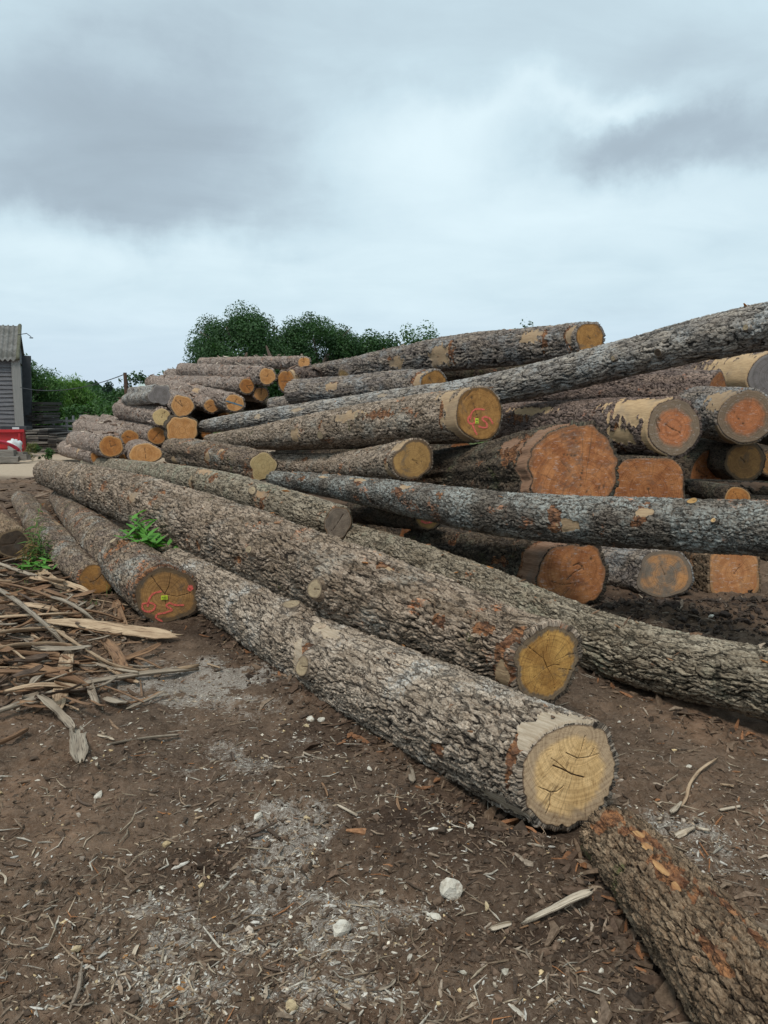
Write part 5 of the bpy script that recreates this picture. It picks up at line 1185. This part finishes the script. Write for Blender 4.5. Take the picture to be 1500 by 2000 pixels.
# ------------------------------------------------------------------ background: trees
def crown_mesh(name, c, rad, n, size, m, seed, clumps=40, cs=.34, droop=0, shell=.55, asp=.55):
    rg_ = np.random.default_rng(seed); c = np.array(c); rad = np.array(rad)
    d = rg_.normal(0, 1, (clumps, 3)); d /= np.linalg.norm(d, axis=1)[:, None]
    rr = rg_.uniform(shell, 1, clumps)**.7 * (.86 + .14 * rg_.random(clumps)); cc_ = d * rr[:, None] * (1 - cs * .55)
    cr = cs * rg_.uniform(.55, 1.25, clumps)
    k = rg_.choice(clumps, n, p=cr**2 / (cr**2).sum()); e_ = rg_.normal(0, 1, (n, 3)); e_ /= np.linalg.norm(e_, axis=1)[:, None]
    rs = rg_.random(n)**.45; pos_ = cc_[k] + e_ * (cr[k] * rs)[:, None]; pos_ = pos_ * rad
    if droop: pos_[:, 2] -= droop * rad[2] * rg_.random(n)**2
    nrm_ = e_ * .8 + rg_.normal(0, .6, (n, 3)) + np.array([0, 0, .5]); nrm_ /= np.linalg.norm(nrm_, axis=1)[:, None]
    ax = rg_.normal(0, 1, (n, 3))
    if droop: ax = ax * .4 + np.array([0, 0, -1.5])
    u = np.cross(nrm_, ax); u /= np.linalg.norm(u, axis=1)[:, None]; v_ = np.cross(nrm_, u)
    s = size * rg_.uniform(.55, 1.3, n)
    A, B = u * (s * asp * .5)[:, None], v_ * (s * .5)[:, None]
    o = pos_ + c; V = np.stack([o - B, o + A - B * .1, o + B, o - A - B * .1], 1).reshape(-1, 3)
    Q_ = np.arange(4 * n).reshape(-1, 4)
    return mesh(name, V, Q_, None, m, dict(rnd=np.repeat(np.clip(.5 + .5 * (rg_.random(clumps)[k] - .5) + rg_.normal(0, .2, n), 0, 1), 4)), False)
M_TRUNK = simple('tree_bark', (.12, .1, .08), (.07, .06, .05), 6, .9, (1, 1, .3))
LM = dict(dark=leaf_mat('foliage_dark_green', (.028, .068, .026), (.06, .122, .042), .25), mid=leaf_mat('foliage_mid_green', (.045, .10, .034), (.08, .155, .045), .3),
          lime=leaf_mat('foliage_willow', (.085, .175, .042), (.15, .255, .062), .35), blue=leaf_mat('foliage_conifer', (.02, .045, .03), (.03, .06, .04), .1), dry=leaf_mat('foliage_weedy', (.12, .14, .04), (.2, .19, .08), .3))
def tree(label, px, ytop, wpx, d, m, seed, n=7000, size=.22, name='tree', zb=None, droop=0, clumps=40, cat='tree', trunk=True, yb=None, cs=.34, shell=.5, asp=.55):
    top = P(px, ytop, d); base = np.array([top[0], top[1], 0]); rx = wpx * d / FPX / 2
    zlow = zb if zb is not None else top[2] * .22
    rz = (top[2] - zlow) / 2; c = np.array([base[0], base[1], zlow + rz])
    root = empty(name, base, label, cat)
    link('crown', crown_mesh('crown', c, (rx, rx * .9, rz), n, size, LM[m], seed, clumps, cs, droop, shell, asp), root)
    rg_ = np.random.default_rng(seed); h = c[2]
    if trunk:
        tr = MB().tube(catmull(np.array([base - [0, 0, .2], base + [rx * .03, 0, h * .5], c]), 8), np.linspace(max(.06, rx * .075), rx * .03, 8), 8).obj('trunk', M_TRUNK, root, True)
        for k in range(6):
            a = k * 1.05 + rg_.random(); e_ = c + np.array([math.cos(a) * rx * .6, math.sin(a) * rx * .5, rz * rg_.uniform(-.1, .6)]); s0 = base + (c - base) * rg_.uniform(.55, .9)
            MB().tube(catmull(np.array([s0, (s0 + e_) / 2 + [0, 0, rz * .12], e_]), 6), np.linspace(rx * .03, rx * .01, 6), 5).obj('limb', M_TRUNK, tr, True)
    return root
tree('largest dark green tree rising behind the pine log pile', 468, 584, 265, 58, 'dark', 1, 64000, .19, zb=1.5, clumps=70, cs=.3)
tree('second dark tree immediately right of the largest one', 622, 602, 225, 60, 'dark', 2, 48000, .19, zb=1.5, clumps=50, cs=.3)
tree('third dark tree with a loose pointed top behind the topmost log', 735, 626, 150, 62, 'dark', 3, 17000, .24, zb=1.5, clumps=34, shell=.4)
tree('lighter loose topped tree right of the three dark ones', 812, 622, 130, 60, 'mid', 4, 9500, .22, zb=1.5, clumps=36, shell=.4)
tree('dark tree filling the gap behind the two largest ones', 552, 622, 170, 61, 'dark', 5, 22000, .2, zb=1.)
tree('dark tree filling in between the second and third dark trees', 685, 640, 130, 62, 'dark', 18, 9000, .25, zb=1.)
tree('round tree top just showing over the topmost log', 1020, 622, 80, 70, 'dark', 6, 2200, .32, zb=2.)
tree('twiggy tree top barely showing over the topmost log', 925, 645, 40, 70, 'mid', 7, 800, .3, zb=2.)
tree('weeping willow in fresh green beside the plank stacks', 120, 728, 150, 50, 'lime', 8, 16000, .30, zb=.6, droop=.5, clumps=34, name='willow_tree', asp=.22)
tree('feathery light green tree just behind the barn corner', 56, 692, 130, 46, 'mid', 9, 9000, .26, zb=.6, clumps=40, asp=.25, shell=.4)
tree('green tree between the willow and the feathery tree', 95, 722, 130, 54, 'mid', 10, 5000, .26, zb=.6, asp=.3)
tree('dark pointed conifer on the skyline left of the pole', 206, 740, 40, 70, 'blue', 11, 2200, .22, zb=1.5, name='conifer_tree', clumps=20)
tree('dark rounded shrub right of the willow', 180, 755, 110, 62, 'dark', 12, 6000, .25, zb=.4, name='shrub', cat='shrub')
tree('low bright hedge bush behind the grey fence', 195, 775, 150, 46, 'mid', 13, 9500, .22, zb=.1, name='shrub', cat='shrub')
tree('dark bush beside the rusty pole', 232, 755, 80, 48, 'dark', 14, 4500, .2, zb=.2, name='shrub', cat='shrub')
tree('thin leaved sapling whose twigs stand above the rusty pole', 258, 710, 75, 40, 'dark', 15, 650, .17, zb=1.6, name='sapling', clumps=26, cs=.2, shell=.3)
tree('green bush behind the left end of the pine pile', 325, 716, 100, 44, 'dark', 16, 3500, .2, zb=.2, name='shrub', cat='shrub')
tree('bush behind the pale metal shed', 290, 730, 90, 46, 'dark', 17, 2500, .2, zb=.2, name='shrub', cat='shrub')
# a far hedge line closes the yard all round the horizon
rg = np.random.default_rng(3); n = 26000; ang = rg.uniform(-1.25, 1.25, n); dd_ = 85 + rg.normal(0, 3, n)
hh_ = 3.4 + 1.6 * fbm(ang * 9, ang * 0, 0, 5, 4) * 2; X = np.stack([np.sin(ang) * dd_, np.cos(ang) * dd_, hh_ * rg.random(n)**.7], 1)
u = rg.normal(0, 1, (n, 3)); u /= np.linalg.norm(u, axis=1)[:, None]; v_ = np.cross(u, rg.normal(0, 1, (n, 3))); v_ /= np.linalg.norm(v_, axis=1)[:, None]
V = np.stack([X - u * .5, X + v_ * .35, X + u * .5, X - v_ * .35], 1).reshape(-1, 3)
tag(link('hedgerow', mesh('hedgerow', V, np.arange(4 * n).reshape(-1, 4), None, LM['dark'], dict(rnd=np.repeat(rg.random(n), 4)), False)), 'far continuous dark green hedgerow closing the field', 'hedge', None, 'stuff')

# ---- weatherboarded barn on the left
M_BOARD = simple('weathered_boards', (.16, .16, .172), (.105, .105, .113), 5, .85, (.6, .6, 8), .5, .01, dirt=.5, dcol=(.08, .075, .07))
M_POST = simple('weathered_post', (.24, .235, .225), (.2, .2, .19), 6, .85, (6, 6, .4), .5, .01)
M_ROOF = simple('fibre_cement_roof', (.19, .185, .175), (.12, .115, .105), 3, .9, (1, 1, 1), .4, .01, dirt=.6, dcol=(.07, .07, .06))
M_MOSSB = simple('mossy_verge', (.14, .14, .10), (.08, .075, .05), 14, .95, (1, 1, 1), .8, .03)
M_DARKM = simple('dark_sheet', (.03, .035, .04), (.05, .055, .06), 4, .6)
bc0 = P(38, 840, 32.0); bx = np.array([.93, .37, 0]); bx /= np.linalg.norm(bx); by = np.array([-bx[1], bx[0], 0]); corner = np.array([bc0[0], bc0[1], 0])
Rb = np.stack([bx, by, [0, 0, 1]], 1)
z_e = P(38, 702, 32)[2]; z_r = P(22, 640, 34.5)[2]
barn = empty('barn', corner, 'old grey weatherboarded barn with a corrugated roof at the left edge', 'barn')
WL = 9.0; nb = 21; z = .15; rgb = random.Random(4)
hb = (z_e - .15) / nb
MB().box(corner - bx * (WL / 2) + by * 2.6 + np.array([0, 0, z_e / 2]), (WL - .1, 4.9, z_e - .1), Rb).obj('wall_core', M_DARKM, barn)
for i in range(nb):
    n_ = 14; xs = np.linspace(0, WL, n_); off = [rgb.gauss(0, .010) for _ in xs]; V = []
    for x_, o_ in zip(xs, off):
        p0 = corner - bx * x_ + np.array([0, 0, z + i * hb])
        V += [p0 - by * .085 + [0, 0, o_ - .02], p0 - by * .03 + [0, 0, hb + .015 + o_ * .3], p0 + by * .03 + [0, 0, hb + .015], p0 - by * .04 + [0, 0, o_ - .02]]
    q = []
    for k in range(n_ - 1):
        for j in range(4): q.append((k * 4 + j, k * 4 + (j + 1) % 4, k * 4 + 4 + (j + 1) % 4, k * 4 + 4 + j))
    q += [(0, 1, 2, 3), ((n_ - 1) * 4 + 3, (n_ - 1) * 4 + 2, (n_ - 1) * 4 + 1, (n_ - 1) * 4)]
    link('board', mesh('board', np.array(V), q, None, M_BOARD, None, False), barn)
MB().box(corner + bx * .02 - by * .11 + np.array([0, 0, z_e / 2]), (.34, .12, z_e), Rb, .01).obj('corner_post', M_POST, barn)
# corrugated roof slope going up to the ridge
nx = 240; xs = np.linspace(-WL, .12, nx); V = []
for lvl, (yy, zz_) in enumerate([(-.3, z_e - .06), (1.2, (z_e + z_r) / 2 - .02), (2.6, z_r)]):
    for t in xs: V.append(corner + bx * t + by * yy + np.array([0, 0, zz_ + .05 * math.sin(t * 2 * math.pi / .2)]))
V = np.array(V); V2 = V - [0, 0, .03]; q = []
for l_ in range(2):
    for k in range(nx - 1): q.append((l_ * nx + k, l_ * nx + k + 1, (l_ + 1) * nx + k + 1, (l_ + 1) * nx + k)); q.append((3 * nx + l_ * nx + k + 1, 3 * nx + l_ * nx + k, 3 * nx + (l_ + 1) * nx + k, 3 * nx + (l_ + 1) * nx + k + 1))
for k in range(nx - 1): q.append((k, 3 * nx + k, 3 * nx + k + 1, k + 1))
link('roof', mesh('roof', np.vstack([V, V2]), q, None, M_ROOF), barn)
V = []
for yy, zz_ in [(2.6, z_r), (5.4, z_e)]:
    for t in (-WL, .12): V.append(corner + bx * t + by * yy + np.array([0, 0, zz_]))
link('roof', mesh('roof', np.array(V + [v_ - [0, 0, .05] for v_ in V]), [(0, 1, 3, 2), (4, 6, 7, 5), (0, 2, 6, 4), (1, 5, 7, 3), (2, 3, 7, 6), (0, 4, 5, 1)], None, M_ROOF, None, False), barn)
pts = np.array([corner + bx * .12 + by * y_ + np.array([0, 0, zz_ + .04]) for y_, zz_ in ((-.34, z_e - .06), (.6, z_e + (z_r - z_e) * .3), (1.6, z_e + (z_r - z_e) * .62), (2.6, z_r))])
MB().tube(catmull(pts, 12), .075, 7).obj('verge_capping', M_MOSSB, barn, True)
MB().tube(np.array([corner + bx * .1 + by * .9 + [0, 0, z_e + 1.05], corner + bx * .45 + by * .9 + [0, 0, z_e + 1.12], corner + bx * .62 + by * .9 + [0, 0, z_e + .98]]), .018, 6).box(corner + bx * .62 + by * .9 + np.array([0, 0, z_e + .94]), (.14, .07, .04), Rb).obj('lamp_bracket', M_DARKM, barn)
g = np.array([corner + by * 0 + [0, 0, z_e], corner + by * 5.2 + [0, 0, z_e], corner + by * 2.6 + [0, 0, z_r - .05]]) + bx * .02
link('gable', mesh('gable', np.vstack([g, g - bx * .06]), [(0, 1, 4, 3), (1, 2, 5, 4), (2, 0, 3, 5)], [(0, 2, 1), (3, 4, 5)], M_BOARD, None, False), barn)
s0 = P(51, 735, 32.6)
o = MB().box((0, 0, 0), (.34, .06, P(51, 695, 32.6)[2] - .9), None, .01).obj('dark_metal_sheet', M_DARKM)
o.location = (s0[0], s0[1], (P(51, 695, 32.6)[2] + .9) / 2); o.rotation_euler = (0, R_(2), .3); tag(o, 'dark sheet fixed upright beside the corner post of the grey barn', 'sheet')
# ---- red tipping skip, sacks and cloth in front of the barn
M_RED = simple('red_paint', (.50, .03, .035), (.38, .025, .03), 3, .45, bump=.1, dirt=.35, dcol=(.14, .04, .03))
M_WHITE = simple('white_sack', (.62, .66, .66), (.5, .54, .55), 8, .7)
M_CLOTH = simple('red_cloth', (.42, .03, .06), (.3, .02, .04), 6, .7)
sk = P(47, 878, 27.5); sk0 = np.array([sk[0], sk[1], 0]); zt = P(47, 840, 27.5)[2]
skip = empty('skip', sk0, 'red steel skip standing against the grey barn', 'skip')
b = MB()
for (c_, s_) in [((-1.5, 0, zt / 2 + .05), (3.0, .06, zt - .1)), ((-1.5, 1.3, zt / 2 + .05), (3., .06, zt - .1)), ((-.03, .65, zt / 2 + .05), (.06, 1.24, zt - .1)), ((-2.97, .65, zt / 2 + .05), (.06, 1.24, zt - .1)), ((-1.5, .65, .1), (2.88, 1.24, .08))]: b.box(sk0 + Rb @ np.array(c_), s_, Rb)
b.obj('body', M_RED, skip)
MB().box(sk0 + Rb @ np.array([-1.5, -.06, zt - .02]), (3.08, .12, .1), Rb).obj('top_rim', M_RED, skip)
for t in (-.12, -.95, -1.15, -1.95, -2.8): MB().box(sk0 + Rb @ np.array([t, -.07, zt / 2]), (.07, .08, zt - .22), Rb).obj('rib', M_RED, skip)
MB().box(sk0 + Rb @ np.array([-1.5, -.06, .38]), (3.0, .07, .09), Rb).obj('lower_rail', M_RED, skip)
o = MB().box((0, 0, 0), (.95, .5, .14)).obj('black_crate', M_DARKM); o.location = P(32, 836, 28.2).tolist(); tag(o, 'black crate with a white label on the rim of the red skip', 'crate')
MB().box((.1, -.26, .0), (.25, .01, .07)).obj('label', M_WHITE, None).parent = o
def blobmesh(c, r, seed, k=3, amp=.25):
    import bmesh
    bm = bmesh.new(); bmesh.ops.create_icosphere(bm, subdivisions=k, radius=1); V = np.array([v.co[:] for v in bm.verts]); F = [[v.index for v in f.verts] for f in bm.faces]; bm.free()
    V = V * (1 + amp * fbm(V[:, 0] * 2 + V[:, 2], V[:, 1] * 2 + V[:, 2] * .7, 0, seed, 3)[:, None]); return V * np.array(r) + np.array(c), F
c_ = P(29, 872, 26.0); V, F = blobmesh((c_[0], c_[1], c_[2]), (.22, .25, .24), 3, amp=.9); place('rubble_sack', mesh('rubble_sack', V, None, F, M_WHITE), 'crumpled white sack leaning on the front of the red skip', 'sack')
pts = np.array([P(-20, 868, 25.9), P(0, 866, 25.9), P(20, 871, 25.7), P(36, 882, 25.7)]); place('red_cloth', strip_mesh('red_cloth', pts, .3, .04, M_CLOTH, 8, .3), 'dark red cloth draped beside the white sack', 'cloth')
M_OLDW = simple('old_timber', (.21, .19, .165), (.13, .115, .1), 6, .9, (.6, 5, 5), .6, .01)
M_OLDD = simple('black_timber', (.055, .05, .045), (.03, .028, .027), 6, .9, (.6, 5, 5), .6, .01)
for i, (px, py, l_, h_, lb) in enumerate([(22, 888, 1.0, .2, 'grey squared timber lying in front of the red skip'), (35, 893, .7, .18, 'short grey timber end nearest to the weeds'), (5, 886, .8, .22, 'grey timber stacked behind the others by the red skip'), (10, 897, .8, .16, 'lowest grey timber at the left edge by the yard track')]):
    p_ = P(px, py, 24.6 - i * .15); o = MB().box((0, 0, h_ / 2), (l_, .25, h_), None, .012).obj('timber', M_OLDW); o.location = (p_[0], p_[1], max(0, p_[2] - h_ / 2)); o.rotation_euler = (0, 0, .1 * (i - 1.5)); tag(o, lb, 'timber')
# ---- stacks of old planks
def stack(label, x0, x1, yt, d, layers, m, seed, per=2):
    rg_ = random.Random(seed); a = P(x0, 850, d); b_ = P(x1, 850, d); zt_ = P(x0, yt, d)[2]; W_ = b_[0] - a[0]
    root = empty('plank_stack', ((a[0] + b_[0]) / 2, a[1], 0), label, 'plank stack'); h = zt_ / layers
    for i in range(layers):
        sh = rg_.gauss(0, .035); cuts = [0] + sorted(rg_.uniform(.3, .7) for _ in range(per - 1)) + [1]
        if i % 4 == 3: cuts = [0, 1]
        for c0, c1 in zip(cuts, cuts[1:]):
            w_ = (c1 - c0) * W_ * rg_.uniform(.9, .99); th_ = h * (.45 if i % 4 == 3 else .8)
            MB().box((a[0] + (c0 + c1) / 2 * W_ + sh, a[1] + .9 + rg_.gauss(0, .05), i * h + th_ / 2), (w_, 1.9, th_), rotz(rg_.gauss(0, .02)), .008).obj('plank', m if rg_.random() < .8 else M_OLDD, root)
stack('tall stack of black planks behind the barn corner', 44, 87, 784, 33, 15, M_OLDD, 1)
stack('grey plank stack next to the tall black one', 52, 96, 838, 30, 10, M_OLDW, 2)
stack('plank stack in the middle of the row behind the weeds', 95, 113, 846, 29.5, 10, M_OLDW, 3, 1)
stack('lowest plank stack at the right end of the row', 114, 137, 854, 29, 9, M_OLDW, 4, 1)
# ---- weeds at the foot of the stacks
tree('yellow green weeds growing in front of the plank stacks', 60, 862, 34, 25.2, 'dry', 31, 700, .10, name='weeds', zb=0, cat='weeds', trunk=False, clumps=14, asp=.2)
tree('dark green weeds right of the yellow green ones', 82, 866, 42, 25.6, 'mid', 32, 900, .10, name='weeds', zb=0, cat='weeds', trunk=False, clumps=14, asp=.3)
# ---- fence
M_FEN = simple('grey_fence_wood', (.22, .23, .24), (.15, .155, .16), 8, .85, (1, 1, .3))
f0 = P(100, 850, 36.5); f1 = P(205, 850, 36.5); fence = empty('fence', (f0[0], f0[1], 0), 'grey post and rail fence in front of the green hedge', 'fence'); L_ = f1[0] - f0[0]
for t in (0.05, .3, .42, .56, .62, .8, .98): MB().box((f0[0] + t * L_, f0[1], P(100, 815, 36.5)[2] / 2), (.09, .09, P(100, 812 + 6 * math.sin(t * 9), 36.5)[2]), None, .01).obj('post', M_FEN, fence)
for yy in (822, 832, 843): MB().box((f0[0] + L_ / 2, f0[1] - .06, P(150, yy, 36.5)[2]), (L_, .04, .1), None, .01).obj('rail', M_FEN, fence)
# ---- shed, pole and wire
M_SHED = simple('pale_green_sheet', (.46, .55, .52), (.38, .46, .44), 3, .5, dirt=.2, dcol=(.2, .17, .12))
M_RUST = simple('rusty_steel', (.10, .055, .035), (.055, .035, .028), 9, .85)
a = P(250, 748, 27); b_ = P(330, 748, 27); z0_, z1_ = 0, a[2]
shed = empty('metal_shed', ((a[0] + b_[0]) / 2, a[1], 0), 'pale green corrugated metal shed behind the grey forked log', 'shed')
nx = 90; V = []
for zz_, yo in ((z1_, 1.2), (z1_ - 1.0, 0)):
    for k in range(nx): t = k / (nx - 1); V.append((a[0] + (b_[0] - a[0]) * t, a[1] + yo, zz_ + .02 * math.sin(k * 2.1)))
V = np.array(V); q = [(k, k + 1, nx + k + 1, nx + k) for k in range(nx - 1)]; n0 = 2 * nx; q += [(n0 + k + 1, n0 + k, n0 + nx + k, n0 + nx + k + 1) for k in range(nx - 1)]
link('roof', mesh('roof', np.vstack([V, V - [0, 0, .03]]), q, None, M_SHED), shed)
MB().box(((a[0] + b_[0]) / 2, a[1] + 1.3, (z1_ - .9) / 2), (b_[0] - a[0] - .1, 2.3, z1_ - 1.0)).obj('wall', M_SHED, shed)
g = np.array([[a[0], a[1], z1_ - 1.05], [a[0], a[1] + 1.2, z1_ - .05], [a[0], a[1] + 2.4, z1_ - 1.05]])
link('gable', mesh('gable', np.vstack([g, g + [.05, 0, 0]]), [(0, 1, 4, 3), (1, 2, 5, 4), (2, 0, 3, 5)], [(0, 2, 1), (3, 4, 5)], M_BOARD, None, False), shed)
pb, pt = P(248, 800, 23), P(244, 728, 23); pb[2] = 0; pb[0] += .05
place('pole', MB().tube(np.array([pb, pt]), .055, 8).me('pole', M_RUST), 'thin rusty steel pole carrying the wire beside the pale shed', 'pole')
place('prop', MB().tube(np.array([P(254, 785, 23.4), P(246, 735, 23.1)]), .02, 6).me('prop', M_RUST), 'slender rusty prop leaning on the rusty pole', 'prop')
w0, w1 = P(243, 731, 23), P(40, 757, 31); t = np.linspace(0, 1, 20)[:, None]; wp = w0 * (1 - t) + w1 * t; wp[:, 2] -= .55 * (4 * t * (1 - t))[:, 0] * .5
place('overhead_wire', MB().tube(wp, .014, 5, False).me('overhead_wire', M_DARKM), 'thin dark wire running from the rusty pole to the barn', 'wire')
